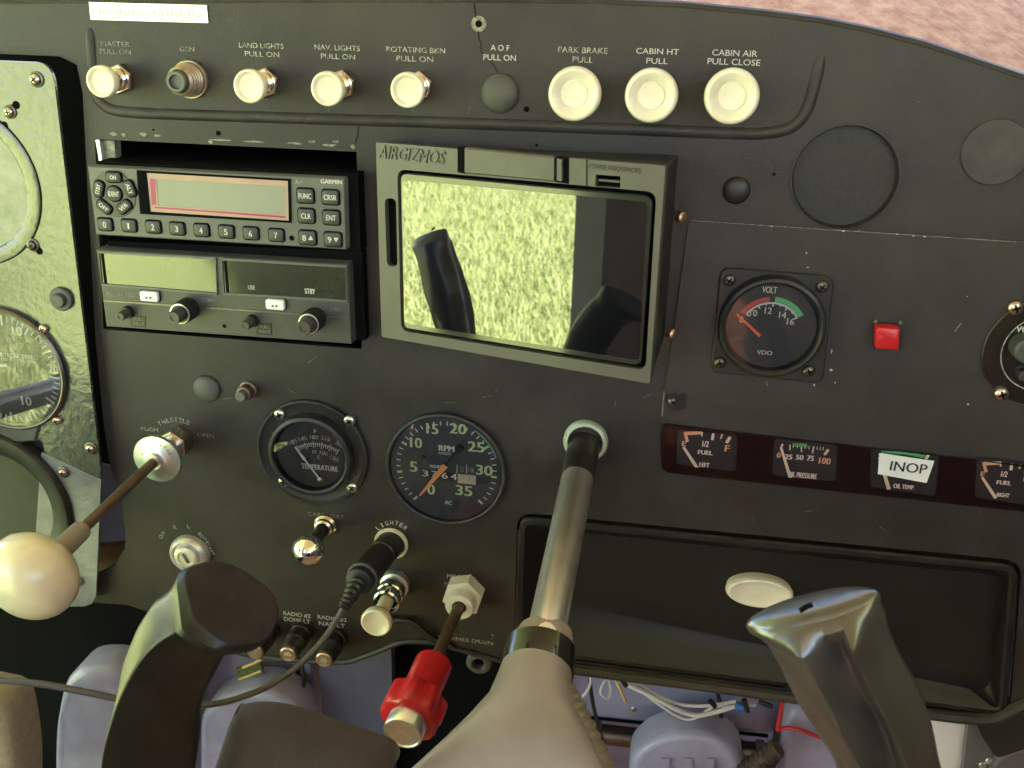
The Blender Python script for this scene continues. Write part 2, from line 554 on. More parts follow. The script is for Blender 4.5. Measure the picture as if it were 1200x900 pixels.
def mesh_thing(name, label, cat, mb, m, loc, group=None, kind=None, angle=38, rot=None):
    o = mb.build(name, m, None, angle, loc, rot)
    if label: o['label'] = label
    if cat: o['category'] = cat
    if group: o['group'] = group
    if kind: o['kind'] = kind
    return o
# ================================================================== SETTING behind and around the panel
def structure(name, mb, m, loc=(0, 0, 0), angle=38, label=None):
    return mesh_thing(name, label, None, mb, m, loc, kind='structure', angle=angle)

def wbox(x0, x1, y0, y1, z0, z1, mb=None):
    mb = mb or MB()
    return mb.add([(x, y, z) for x in (x0, x1) for y in (y0, y1) for z in (z0, z1)],
                  [(0, 1, 3, 2), (4, 6, 7, 5), (0, 4, 5, 1), (2, 3, 7, 6), (0, 2, 6, 4), (1, 5, 7, 3)])

structure('grass_field', MB().add([(-400, -400, 0), (400, -400, 0), (400, 400, 0), (-400, 400, 0)], [(0, 1, 2, 3)]), 'grass_soil')
# grass blades where the open door looks out
rng = np.random.default_rng(3)
NB = 170000
gx = rng.uniform(-7.5, -.9, NB); gy = rng.uniform(-9.0, .5, NB)
ga = rng.uniform(0, 2*math.pi, NB); gh = rng.uniform(.03, .075, NB); gw = rng.uniform(.0025, .006, NB)
gl = rng.uniform(.005, .045, NB); gd = rng.uniform(0, 2*math.pi, NB)
co = np.zeros((NB, 3, 3))
co[:, 0] = np.stack([gx-np.cos(ga)*gw, gy-np.sin(ga)*gw, np.zeros(NB)], 1)
co[:, 1] = np.stack([gx+np.cos(ga)*gw, gy+np.sin(ga)*gw, np.zeros(NB)], 1)
co[:, 2] = np.stack([gx+np.cos(gd)*gl, gy+np.sin(gd)*gl, gh], 1)
gm = bpy.data.meshes.new('grass')
gm.vertices.add(NB*3); gm.vertices.foreach_set('co', co.ravel())
gm.loops.add(NB*3); gm.loops.foreach_set('vertex_index', np.arange(NB*3, dtype=np.int32))
gm.polygons.add(NB); gm.polygons.foreach_set('loop_start', np.arange(0, NB*3, 3, dtype=np.int32))
gm.update(calc_edges=True)
gm.materials.append(M['grass'])
go = bpy.data.objects.new('grass', gm); col.objects.link(go)
go['label'] = 'sunlit yellow green grass outside the open door'; go['category'] = 'grass'; go['kind'] = 'stuff'

# unseen cabin shell, openings and colours shaped for the fill light: floor, roof under the high wing, right side, tail end, left side with the door open
structure('cabin_floor', wbox(-.56, .60, -2.2, .55, .62, .66), 'bounce_cloth')
structure('wing', wbox(-5.2, 5.2, -1.35, .26, 2.10, 2.26), 'wing')
structure('cabin_ceiling', wbox(-.56, .66, -2.2, .06, 2.06, 2.095), 'cabin_pale')
structure('cabin_wall_right', wbox(.605, .64, -.45, .55, .66, 1.95), 'cabin')
structure('cabin_door_right', wbox(.605, .64, -1.36, -.455, .66, 1.66), 'cabin')
structure('cabin_wall_right_rear', wbox(.605, .64, -2.2, -1.365, .66, 1.22), 'cabin')
structure('cabin_wall_rear', wbox(-.56, .60, -2.24, -2.205, .66, 1.58), 'bounce_cloth')
structure('door_sill', wbox(-.60, -.57, -.77, .0, .62, 1.02), 'cabin')
structure('door_post_rear', wbox(-.62, -.565, -.885, -.775, .66, 2.05), 'post')
structure('cabin_wall_left_rear', wbox(-.60, -.57, -2.2, -1.30, .66, 1.55), 'bounce_cloth')
structure('cabin_wall_left_mid', wbox(-.60, -.57, -1.295, -.89, .66, 2.05), 'cabin')
structure('cabin_wall_left_front', wbox(-.62, -.585, .005, .55, .62, 1.60), 'cabin')  # unseen side wall, added to stop light leaking behind the panel
structure('light_block_sheet', wbox(-.58, .60, .17, .18, 1.22, 1.585), 'void')  # added dark sheet that keeps outside light out of the gaps

def seat(name, label, x, y):
    T = Thing(name, label, 'seat', 0, 0, loc=(x, y, .665))
    q = lambda i: rrect(0, 0, .46-i, .46-i, .06, 4)
    MB().rings([[(a, b, 0.10) for a, b in q(0)], [(a, b, .22) for a, b in q(0)], [(a, b, .25) for a, b in q(.05)]]).build('seat_cushion', 'seat', T.o)
    o = rrect(0, .56, .44, .62, .12, 6)
    MB().outline([(o, .30), (o, .20), (inset(o, .03), .17)]).build('backrest', 'seat', T.o)
    for sx in (-1, 1):
        wbox(sx*.18-.015, sx*.18+.015, -.2, .2, 0, .10).build('seat_rail', 'dark_steel', T.o)
    return T
seat('pilot_seat', 'beige cloth pilot seat on the cabin floor beside the open door', -.33, -.95)
seat('passenger_seat', 'beige cloth passenger seat on the cabin floor beside the closed side', .28, -.95)

# deck behind the panel top, carpeted, sunlit through the windscreen
T = Thing('glareshield_deck', 'pink mottled carpet deck rising behind the panel top edge', 'carpet', 0, 0, loc=(0, .004, Z0))
NX, NY = 60, 16
vs, fs = [], []
def top_z(x):
    return _topz(x)
TOP_PX = [(-120, 4), (0, 2.5), (150, 1.5), (400, 1), (600, 1), (700, 2.5), (800, 7), (900, 17), (960, 25), (1020, 37), (1080, 52), (1140, 72), (1200, 92), (1260, 116), (1330, 150), (1400, 190)]
TOP = [P(x, y, 0) for x, y in TOP_PX]
_tx = np.array([p.x for p in TOP]); _tz = np.array([p.z for p in TOP])
def _topz(x): return float(np.interp(x, _tx, _tz))
for j in range(NY+1):
    for i in range(NX+1):
        x = -.62+1.22*i/NX
        y = .006+.45*j/NY
        vs.append((x, y, _topz(min(x, .42))-Z0-.006+.42*y+.0015*math.sin(x*90)*math.cos(y*70)))
fs = [(j*(NX+1)+i, j*(NX+1)+i+1, (j+1)*(NX+1)+i+1, (j+1)*(NX+1)+i) for j in range(NY) for i in range(NX)]
MB().add(vs, fs).build('carpet', 'carpet', T.o)
T.o['kind'] = 'structure'

# footwell under the panel
fw = MB()
fw.add([(-.56, .36, .66), (.60, .36, .66), (.60, .30, 1.45), (-.56, .30, 1.45)], [(0, 1, 2, 3)])
structure('firewall', fw, 'lavender')

# ================================================================== INSTRUMENT PANEL
T = PANEL = Thing('instrument_panel', 'dark grey aeroplane instrument panel with curved top edge', 'panel', 560, 420)
Q = T.poly
z4 = zoomed(90, 150, 3.397)
z5 = zoomed(430, 150, 2.903)
z6 = zoomed(770, 250, 2.5)
bottom = [(1400, 900), (1260, 822), (1225, 822), (1200, 829), (1168, 846), (1130, 848), (1080, 842), (1000, 833), (920, 822), (800, 805), (668, 788), (600, 779), (587, 772), (560, 763), (533, 757), (495, 753), (470, 754), (445, 764), (425, 772), (403, 777), (353, 775), (300, 770), (260, 760), (225, 742), (190, 723), (150, 709), (110, 706),
          (104, 700), (104, 676), (116, 672), (135, 662), (147, 641), (146, 615), (140, 573), (128, 541), (122, 500), (112, 400), (103, 230), (97, 110), (90, 76), (70, 66), (-120, 58)]
outer = Q(spline([Vector((x, y)) for x, y in TOP_PX], 4)) + Q(bottom)
radio_hole = Q([(111, 163), (418, 178), (424, 409), (121, 386)])
glove_hole = rquad(Q([(606, 600), (1198, 657), (1183, 841), (602, 765)]), .012, 5)
c = T.l(990, 208); rec = circ(c[0], c[1], .0275, 48)
c2 = T.l(523, 549); c3 = T.l(367, 531)
holes = [radio_hole, glove_hole, rec]
MB().plate(outer, holes, 0, -.004).build('panel_face', 'panel', T.o)
# recessed round blank with chamfered wall
MB().lathe([(.0282, .0004), (.0290, .0011), (.0278, .0012), (.0272, .0002), (.0268, -.0035), (0, -.0035)], 56, *c).build('recessed_blank', 'grille', T.o)
# rolled rim along the top
MB().tube([T.l3(x, y+1.2, -.0028) for x, y in TOP_PX], .0030, 8).build('top_rim', 'panel', T.o)
# pressed U shaped bead
bead = [(105, 33), (107, 60), (109, 92), (113, 112), (126, 126), (148, 131), (180, 133), (300, 137), (500, 143), (700, 150), (860, 156), (895, 156), (925, 150), (943, 133), (952, 108), (962, 66)]
bp = spline([T.l3(x, y, -.0006) for x, y in bead], 5)
rs = []
for i, p in enumerate(bp):
    t = (bp[min(i+1, len(bp)-1)]-bp[max(i-1, 0)]).normalized(); n = Vector((-t.z, 0, t.x))
    e = min(1.0, .6+min(i, len(bp)-1-i)*.2)
    rs.append([p+n*(.0034*e*math.cos(a))+Vector((0, -1, 0))*(.0024*e*math.sin(a)) for a in [math.pi*k/8 for k in range(9)]])
n_ = 9
vs = [q for r_ in rs for q in r_]
MB().add(vs, [(i*n_+k, i*n_+k+1, (i+1)*n_+k+1, (i+1)*n_+k) for i in range(len(rs)-1) for k in range(n_-1)]).build('pressed_bead', 'panel', T.o, 60)
# lower lip bead under the glovebox
lip = [(590, 771), (668, 783), (800, 800), (920, 816), (1000, 826), (1080, 835), (1130, 841), (1165, 841), (1195, 827), (1225, 818), (1262, 818)]
MB().tube(spline([T.l3(x, y, .002) for x, y in lip], 4), .0042, 8).build('lower_lip', 'panel', T.o)
lip2 = [(520, 753), (560, 764), (592, 772)]
MB().tube([T.l3(x, y+3, .0005) for x, y in lip2], .0020, 8).build('lower_lip', 'panel', T.o)
edge = [(255, 757), (300, 768), (353, 773), (403, 775), (428, 768), (447, 761), (470, 752), (495, 751), (522, 753)]
MB().tube(spline([T.l3(x, y, -.0005) for x, y in edge], 4), .0026, 8).build('lower_rim', 'panel', T.o)
bkq = T.poly([(-160, 40), (95, 50), (175, 560), (175, 700), (100, 725), (-160, 730)], -.07)
MB().outline([(bkq, -.075), (bkq, -.07)]).build('cutout_shade_sheet', 'void', T.o)  # added black sheet, the shade of the gap put into its colour
# small drilled holes and the crack
for x, y, r in ((561, 28, .0019), (617, 128, .0016), (256, 156, .0014), (629, 170, .0009), (907, 204, .0009), (180, 152, .0007)):
    cx, cz = T.l(x, y)
    if x == 561:
        MB().lathe([(.0042, .0002), (.0030, .00035), (.0018, .0003)], 16, cx, cz).build('worn_ring', 'chip', T.o)
    MB().lathe([(r, .0005), (r*.8, .0006), (0, .0006)], 14, cx, cz).build('drilled_hole', 'void', T.o)
ribbon(T, [(556, 4), (557, 18), (559, 26)], 1.0, .0003, 'void', 'crack')
ribbon(T, [(561, 33), (561, 44), (564, 52), (563, 60), (571, 68), (578, 76), (583, 84), (584, 92)], .9, .0003, 'void', 'crack')
ribbon(T, [(422, 140), (420, 150), (419, 160), (416, 168)], .8, .0003, 'void', 'crack')
# chipped paint above the radio opening
rnd = random.Random(5)
for x, y, w, hh in ((133, 157, 9, 4), (145, 158, 7, 4), (168, 157, 10, 5), (185, 159, 8, 3), (260, 164, 34, 2.2), (247, 166, 6, 5), (300, 166, 30, 2.4), (345, 168, 20, 2.4), (385, 170, 22, 3), (366, 166, 9, 4), (394, 166, 8, 4), (414, 172, 6, 5)):
    k = T.sc(x, y); cx, cz = T.l(x, y)
    o = []
    for i in range(11):
        a = 2*math.pi*i/11; rr = rnd.uniform(.6, 1.1)
        o.append((cx+w*.5*k*rr*math.cos(a), cz+hh*.5*k*rr*math.sin(a)))
    MB().outline([(o, .00005), (o, .00035)]).build('paint_chip', 'chip', T.o)
rs_ = random.Random(11)
for k in range(22):                                   # hairline scratches round the controls
    x, y = rs_.choice([(rs_.uniform(130, 900), rs_.uniform(115, 128)), (rs_.uniform(130, 420), rs_.uniform(415, 470)), (rs_.uniform(160, 600), rs_.uniform(590, 740)), (rs_.uniform(820, 1180), rs_.uniform(60, 250)), (rs_.uniform(440, 760), rs_.uniform(455, 480)), (rs_.uniform(640, 1180), rs_.uniform(575, 625))])
    a, L_ = rs_.uniform(-.6, 2.2), rs_.uniform(3, 15)
    ribbon(T, [(x, y), (x+.5*L_*math.cos(a)+rs_.uniform(-.6, .6), y+.5*L_*math.sin(a)), (x+L_*math.cos(a), y+L_*math.sin(a))], rs_.uniform(.35, .8), .00022, 'faint_print', 'scratch', taper=.15)
# side flanges of the radio opening and the tray behind it
MB().add([(*T.l(111, 163), 0)], [])
def box_px(T, q, h0, h1, name, m, parent=None):
    o = Q4(T, q, h1)
    return MB().outline([(o, h0), (o, h1)]).build(name, m, parent or T.o)
def Q4(T, q, h):
    return [T.l(x, y, h) for x, y in q]
box_px(T, [(111, 164), (134, 165), (136, 200), (116, 200)], -.010, -.003, 'mounting_flange', 'chip')
box_px(T, [(112, 164), (116, 164), (121, 198), (118, 198)], -.003, .0006, 'flange_edge', 'alu')
tx0, tz1 = T.l(111, 163); tx1, tz0 = T.l(424, 409)
tray = MB()
tray.add([(tx0, .002, tz1), (tx1+.004, .002, tz1+.004), (tx1+.004, .002, tz0-.006), (tx0, .002, tz0-.006),
          (tx0, .16, tz1), (tx1+.004, .16, tz1+.004), (tx1+.004, .16, tz0-.006), (tx0, .16, tz0-.006)],
         [(0, 1, 5, 4), (1, 2, 6, 5), (2, 3, 7, 6), (3, 0, 4, 7), (4, 5, 6, 7)])
tray.build('radio_tray', 'void', T.o)
sx0, sz = T.l(134, 190); sx1, _ = T.l(418, 195)
MB().box(sx0, sx1, sz+.000, sz+.0015, -.10, -.004).build('tray_shelf', 'dark_steel', T.o)

# lettering on the panel
z2 = zoomed(250, 0, 3.0)
for body, x, y, w, hh, m in (
        ('MASTER', 135, 51.5, 34, 5.2, 'faint_print'), ('PULL ON', 135, 60.5, 36, 5.2, 'faint_print'),
        ('GEN', 219, 57.5, 17, 5.2, 'faint_print'),
        ('LAND LIGHTS', 306, 53.5, 52, 5.4, 'worn_print'), ('PULL ON', 307, 63.5, 40, 5.4, 'worn_print'),
        ('NAV. LIGHTS', 395, 56, 53, 5.6, 'worn_print'), ('PULL ON', 396, 66.3, 40, 5.6, 'worn_print'),
        ('ROTATING BKN', 487, 58.5, 69, 5.8, 'worn_print'), ('PULL ON', 486, 69, 43, 5.8, 'worn_print'),
        ('A O F', 586, 56, 22, 6.4, 'print'), ('PULL ON', 585.5, 67.5, 38, 6.4, 'print'),
        ('PARK BRAKE', 683, 58.8, 58, 6.4, 'worn_print'), ('PULL', 683, 70, 24, 6.4, 'worn_print'),
        ('CABIN HT', 770.5, 60.2, 50, 6.4, 'print'), ('PULL', 770, 71.5, 25, 6.4, 'print'),
        ('CABIN AIR', 861, 62.2, 53, 7, 'print'), ('PULL CLOSE', 860, 72.6, 62, 7, 'print'),
        ('PUSH', 175, 503, 20, 4.6, 'worn_print'), ('OPEN', 241, 510, 20, 4.6, 'faint_print'),
        ('CARB HEAT', 382, 604, 42, 4.6, 'faint_print'), ('PULL', 381, 612, 17, 4, 'faint_print'),
        ('PRIMER', 459, 671, 30, 6, 'print'), ('MIXTURE', 541, 677, 34, 5.6, 'print'), ('PULL LEAN', 541, 686.5, 40, 5.2, 'worn_print'),
        ('STRAINER DRAIN', 545, 750, 64, 4.8, 'worn_print'),
        ('RADIO #2', 348, 720.5, 31, 5.6, 'print'), ('DOME LT', 348, 727, 30, 5.4, 'print'),
        ('RADIO #3', 389, 725, 33, 5.6, 'print'), ('NAV LT', 389, 732, 30, 5.4, 'print')):
    text(T, body, x, y, w, hh, .0004, m)
for s_, cx_, cy_, rad, a0_, a1_, k_, m in (('THROTTLE', 205, 530, 38, 118, 66, 5.2, 'worn_print'), ('LIGHTER', 459, 636, 23.5, 133, 47, 5.6, 'print')):
    for i, ch in enumerate(s_):
        a = R(a0_+(a1_-a0_)*i/(len(s_)-1))
        text(T, ch, cx_+rad*math.cos(a), cy_-rad*math.sin(a), 1.4 if ch == 'I' else 3.6, k_, .0004, m, rot=a-math.pi/2)
for s_, x, y, a in (('OFF', 190, 627, .9), ('R', 205, 618, .2), ('L', 221, 617, 0), ('BOTH', 238, 630, -.8), ('START', 246, 643, -1.2)):
    text(T, s_, x, y, 4.2*len(s_)*.8, 4.2, .0004, 'worn_print', rot=a)
text(T, 'T', 577, 747, 4, 8, .0004, 'faint_print')

# glovebox door: a shallow pan
DOOR = [(609, 603.5), (1194, 661), (1179, 837), (605, 761)]
o1 = rquad(Q(DOOR), .010, 5)
pan = rquad([T.l(x, y, -.012) for x, y in ((641, 620), (1182, 676), (1158, 812), (640, 702))], .012, 5)
mid = [tuple(Vector(a)*.5+Vector(b)*.5) for a, b in zip(inset(o1, .004), pan)]
mb = MB()
mb.outline([(o1, -.022), (o1, .0015), (inset(o1, .0012), .0028), (inset(o1, .004), .0030), (inset(o1, .0055), .0018), (mid, -.0065), (pan, -.012)])
gd = mb.build('glovebox_door', 'door', T.o, 25)
kx, kz = T.l(890, 695, -.004)
MB().lathe([(.0195, -.018), (.0212, -.010), (.0218, -.0065), (.0217, -.0045), (.0208, -.0028), (.0190, -.0024), (.0165, -.0036), (.010, -.0044), (0, -.0046)], 48, kx, kz, 1.0, .50).build('knob', 'ivory', gd)

# ================================================================== LEFT FLIGHT PANEL
T = FP = Thing('flight_panel', 'grey green hammered metal flight instrument plate standing proud on the left', 'panel', 40, 330, .012)
plate_top = [(-130, 66), (44, 73), (54, 76), (61, 86), (64, 100), (118, 549), (118, 561), (52, 531), (50, 515), (-130, 500)]
hA, hB, hC = (-40, 217), (9, 432), (-4, 590)
cA, cB, cC = FP.l(*hA), FP.l(*hB), FP.l(*hC)
rA = abs(FP.l(31, 217)[0]-cA[0]); rB = abs(FP.l(78, 432)[0]-cB[0]); rC = abs(FP.l(86, 590)[0]-cC[0])
ot = rquad(FP.poly(plate_top), .004, 3)
MB().plate(ot, [circ(cA[0], cA[1], rA, 44)], 0, -.0025).build('upper_plate', 'plate', T.o)
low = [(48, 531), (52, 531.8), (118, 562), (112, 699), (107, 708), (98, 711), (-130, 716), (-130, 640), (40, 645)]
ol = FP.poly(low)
MB().outline([(ol, -.0025), (ol, -.0004)]).build('lower_reflection_plate', 'lower_reflection_plate', T.o)  # separate plate cut and tinted as the reflection on the flight plate
back = FP.poly([(-130, 480), (52, 500), (70, 560), (60, 660), (-130, 690)], -.006)
MB().outline([(back, -.010), (back, -.006)]).build('dark_backing', 'black', T.o)
for x, y, m, rr in ((43, 93, 'nickel', 9), (12, 131, 'nickel', 8), (39, 287, 'dark_steel', 8), (107, 525, 'copper', 9), (75, 553, 'copper', 8), (93, 681, 'steel', 7)):
    cx, cz = FP.l(x, y)
    MB().lathe([(rr*.00052, 0), (rr*.00052, .0008), (rr*.0004, .0012)], 20, cx, cz).build('washer', 'dark_steel', T.o)
    screw(T.o, cx, cz, .001, rr*.00036, m, rot=rnd.uniform(0, 1.5))
for x, y in ((19, 123), (5, 147), (46, 294)):
    cx, cz = FP.l(x, y)
    MB().lathe([(.0024, .0003), (.002, .0006), (0, .0006)], 14, cx, cz).build('drilled_hole', 'void', T.o)
# bent bracket seen in the gap beside the plate
T2 = Thing('bracket', 'rusty brown bracket in the gap beside the flight plate', 'bracket', 130, 640, -.03)
bq = T2.poly([(100, 640), (150, 636), (150, 656), (128, 676), (100, 690)])
MB().outline([(bq, -.012), (bq, 0)]).build('plate', 'brown_gear', T2.o)
bq = T2.poly([(100, 540), (128, 548), (152, 600), (152, 640), (100, 640)], -.004)
MB().outline([(bq, -.008), (bq, -.004)]).build('web', 'lavender', T2.o)

# gauges on the flight plate
T = Thing('altimeter', 'round gauge with glare painted pale on its face at top of the flight plate', 'gauge', *hA, .012)
MB().lathe([(rA*1.21, 0.0002), (rA*1.21, .0006), (rA*1.19, .0009), (rA*1.02, .0009), (rA, .0004), (rA*.985, -.003)], 60).build('bezel', 'plate', T.o)
MB().lathe([(rA*1.225, .0002), (rA*1.225, .0005), (rA*1.205, .0005), (rA*1.205, .0002)], 60).build('bezel_groove', 'void', T.o)
MB().lathe([(rA*.99, -.003), (0, -.003)], 60).build('dial', 'glare_face', T.o)
MB().lathe([(rA*.985, -.001), (0, -.001)], 48).build('glass', 'glare_glass', T.o)

T = Thing('vertical_speed_indicator', 'vertical speed gauge with white numerals and thin dark rim on the flight plate', 'gauge', *hB, .012)
MB().lathe([(rB*1.0, 0.0003), (rB*1.0, .0030), (rB*.97, .0042), (rB*.945, .0040), (rB*.93, .0015)], 60).build('bezel', 'dark_steel', T.o)
MB().lathe([(rB*.96, .0010), (0, .0010)], 60).build('dial', 'dial_grey', T.o)
for s_, x, y in (('20', 62, 432), ('10', 31, 470), ('10', 20, 388), ('15', 52, 398)):
    text(T, s_, x, y, 11, 10, .0014, 'print', bold=.3)
text(T, 'VERTICAL SPEED', 18, 417, 52, 4.6, .0014, 'print')
text(T, '100 FT PER MIN', 22, 422.5, 40, 3.6, .0014, 'print')
ticks(T, 0, 0, [(R(a), rB*(.78 if i % 5 else .72), rB*.88, .0009 if i % 5 else .0014) for i, a in enumerate(range(-125, 126, 6))], .0014, 'print', 'scale_mark')
needle(T, (8, 428), (-40, 430), .0022, .0010, .0022, 'print')
MB().lathe([(rB*.945, .0035), (0, .0035)], 48).build('glass', 'glare_glass', T.o)
for x, y in ((52, 385), (68, 492)):
    cx, cz = T.l(x, y)
    screw(T.o, cx, cz, .001, .0032, 'copper')
MB().outline([(T.poly([(-20, 488), (48, 498), (44, 516), (-20, 522)]), .0005), (T.poly([(-20, 490), (46, 499), (42, 514), (-20, 519)]), .002)]).build('lower_tab', 'rubber', T.o)

T = Thing('heading_gauge', 'gauge with thick black cup rim and blue grey face low on the flight plate', 'gauge', *hC, .010)
ri = abs(T.l(46, 590)[0])
MB().lathe([(rC, -.002), (rC, .004), (rC*.97, .0065), (rC*.90, .0072), (rC*.80, .0050), (ri*1.05, -.006), (ri, -.0075)], 64).build('bezel', 'black', T.o)
MB().lathe([(ri*1.02, -.0078), (0, -.0078)], 48).build('dial', 'blue_face', T.o)
ticks(T, 0, 0, [(R(a), ri*.72, ri*.9, .001) for a in range(-90, 91, 10)], -.0074, 'print', 'scale_mark')
MB().lathe([(ri*1.04, -.005), (0, -.0045)], 40).build('glass', 'glass', T.o)

T = Thing('press_button', 'round grey rubber button on the flight plate', 'button', 73, 350, .012)
MB().lathe([(.0078, 0), (.0078, .0018), (.0070, .0026), (.0046, .0028), (.0046, .0050), (.0040, .0058), (0, .0060)], 32).build('button_cap', 'rubber', T.o)
# ================================================================== TOP ROW OF CONTROLS
def hexnut(mb, r, h0, h1, a0=.2):
    return mb.lathe([(r*.98, h0), (r, h0+.0002), (r, h1-.0008), (r*.9, h1), (0, h1)], 6, a0=a0)

def switch_knob(label, px, py, h, rpx, name='switch_knob'):
    w = P(px, py, h)
    T = Thing(name, label, 'knob', 0, 0, loc=(w.x, 0, w.z), group='ivory pull switches along the top of the panel')
    hexnut(MB(), .0088, 0, .0055, .35).build('hex_nut', 'nickel', T.o, 25)
    MB().lathe([(.0068, .0055), (.0068, .0078), (.0062, .0085), (.0052, .0088), (.0052, .0120)], 28).build('bushing', 'chrome', T.o)
    r = rpx*scale_at(px, py, h)
    MB().lathe([(.0048, .010), (.0052, .0125), (r*.72, h-.0095), (r*.92, h-.0070), (r, h-.0042), (r, h-.0016), (r*.95, h-.0003), (r*.86, h), (r*.76, h-.0006), (r*.68, h-.0017), (r*.3, h-.0021), (0, h-.0022)], 40).build('knob_cap', 'ivory', T.o)
    return T
switch_knob('ivory pull knob marked MASTER beside the end of the pressed bead', 117, 96, .024, 18.5)
switch_knob('ivory pull knob under the words LAND LIGHTS', 291, 101.5, .026, 19.5)
switch_knob('ivory pull knob under the words NAV. LIGHTS', 382.5, 104.5, .027, 20)
switch_knob('ivory pull knob under the words ROTATING BKN', 476.5, 106, .027, 20.5)

T = Thing('bushing', 'threaded coppery bushing with its knob missing under GEN', 'bushing', 224, 93)
pf = [(.0108, 0), (.0112, .0012), (.0106, .0022), (.0098, .0022)]
for i in range(5):
    h = .0030+i*.0022; r = .0097-.0004*i
    pf += [(r, h), (r*.93, h+.0008), (r*.93, h+.0014), (r, h+.0020)]
pf += [(.0074, .0145), (.0066, .0150), (.0060, .0130), (0, .0130)]
MB().lathe(pf, 40).build('threaded_collar', 'worn_brass', T.o, 50)
MB().lathe([(.0060, .0128), (.0060, .0185), (.0054, .0192), (.0040, .0192), (.0038, .0165), (0, .0165)], 30).build('stem', 'radio', T.o)

def dome_plug(label, px, py, rpx, m='rubber', bulge=.42):
    T = Thing('plug', label, 'plug', px, py)
    r = rpx*T.sc(px, py)
    pf = [(r, 0), (r, .0008)]+[(r*math.cos(a), .0008+r*bulge*math.sin(a)) for a in [math.pi/2*k/8 for k in range(1, 8)]]+[(0, .0008+r*bulge)]
    MB().lathe(pf, 40).build('cap', m, T.o)
dome_plug('dark grey domed hole plug under the letters A O F', 586, 109, 22.5)
dome_plug('small black domed plug beside the round recessed blank', 863, 223, 16.5, 'black')
dome_plug('grey domed plug above the word THROTTLE', 243, 455, 15.5)

def round_knob(label, px, py, h, rpx):
    w = P(px, py, h)
    T = Thing('pull_knob', label, 'knob', 0, 0, loc=(w.x, 0, w.z), group='large ivory pull knobs along the top of the panel')
    MB().lathe([(.008, 0), (.008, .004), (.006, .005), (.0055, h-.012)], 24).build('stem', 'steel', T.o)
    r = rpx*scale_at(px, py, h)
    MB().lathe([(.0055, h-.0135), (r*.6, h-.0125), (r*.94, h-.0085), (r, h-.0055), (r*.985, h-.0025), (r*.93, h-.0006), (r*.85, h), (r*.74, h-.0006), (r*.60, h-.0020), (r*.52, h-.0032), (r*.46, h-.0024), (r*.3, h-.0026), (0, h-.0027)], 48).build('knob_cap', 'ivory', T.o)
round_knob('large round ivory knob under the words PARK BRAKE', 672.5, 111, .030, 31.5)
round_knob('large round ivory knob under the words CABIN HT', 763, 113, .031, 31.5)
round_knob('large round ivory knob under the words CABIN AIR', 858, 114, .032, 32.5)

# placard, round patches
T = Thing('placard', 'bright worn metal strip placard stuck along the top edge', 'placard', 174, 15)
q = T.poly([(104, 2.5), (242, 6), (244, 27), (106, 23)], .001)
MB().outline([(q, .0001), (q, .0009)]).build('strip', mat('worn_strip', (.74, .74, .62), .34, metal=.8, var=.1, vscale=60), T.o)
mb = MB()
for k in range(26):
    x = 110+k*5.0+rnd.uniform(-1, 1); y = 13+k*.18+rnd.uniform(-2, 2)
    w_, h_ = rnd.uniform(1.5, 3.2), rnd.uniform(4, 8)
    qq = T.poly([(x, y-h_/2), (x+w_, y-h_/2+rnd.uniform(-2, 2)), (x+w_*.8, y+h_/2), (x-.6, y+h_/2)], .0011)
    mb.outline([(qq, .0009), (qq, .0011)])
mb.build('worn_lettering', mat('worn_strip_print', (.60, .61, .54), .5), T.o)

T = Thing('cover_disc', 'smudged flat round cover disc near the right end of the panel', 'cover', 1166, 178)
r = 41*T.sc(1166, 178)
M['smudge'] = mat('smudged_disc', (.026, .023, .020), .48, base2=(.060, .052, .043), vscale=55, bump=.15, bscale=600)
MB().lathe([(r, 0), (r, .0010), (r*.97, .0016), (0, .0016)], 48).build('disc', 'smudge', T.o)
# ================================================================== TRANSPONDER
T = Thing('transponder', 'grey transponder radio with numbered keys and long pale display', 'radio', *z4(560, 320), .018)
L4 = lambda x, y, h=0.0: T.l(*z4(x, y), h)
k4 = T.sc(*z4(560, 320))/3.397
fo = rquad([L4(40, 150), L4(1066, 200), L4(1075, 486), L4(75, 426)], .0012, 3)
MB().outline([(fo, -.060), (fo, -.001), (inset(fo, .0008), 0)]).build('faceplate', 'radio', T.o)
bo = [L4(55, 140), L4(1104, 190), L4(1118, 500), L4(85, 436)]
MB().outline([(bo, -.12), (bo, -.006)]).build('chassis', 'void', T.o)
fr = [L4(240, 168), L4(852, 203), L4(856, 377), L4(255, 341)]
frame_o = MB().plate(fr, [[L4(280, 178), L4(842, 210), L4(846, 368), L4(296, 332)]], .0008, -.001).build('display_frame', 'void', T.o)
MB().plate([L4(278, 177), L4(843, 209), L4(847, 369), L4(294, 333)], [[L4(318, 202), L4(830, 232), L4(833, 346), L4(326, 308)]], .0005, -.0002).build('display_edge', 'lcd_edge', T.o)
dp = [L4(300, 198), L4(838, 228), L4(841, 350), L4(310, 312)]
MB().outline([(dp, -.001), (dp, .0002)]).build('display', 'lcd', T.o)
mg = [L4(293, 200), L4(312, 202), L4(318, 306), L4(300, 304)]
MB().outline([(mg, .0003), (mg, .00065)]).build('display_line', 'magenta', T.o)
mg = [L4(310, 312), L4(833, 350), L4(833, 358), L4(312, 318)]
MB().outline([(mg, .0003), (mg, .00065)]).build('display_line', 'magenta', T.o)
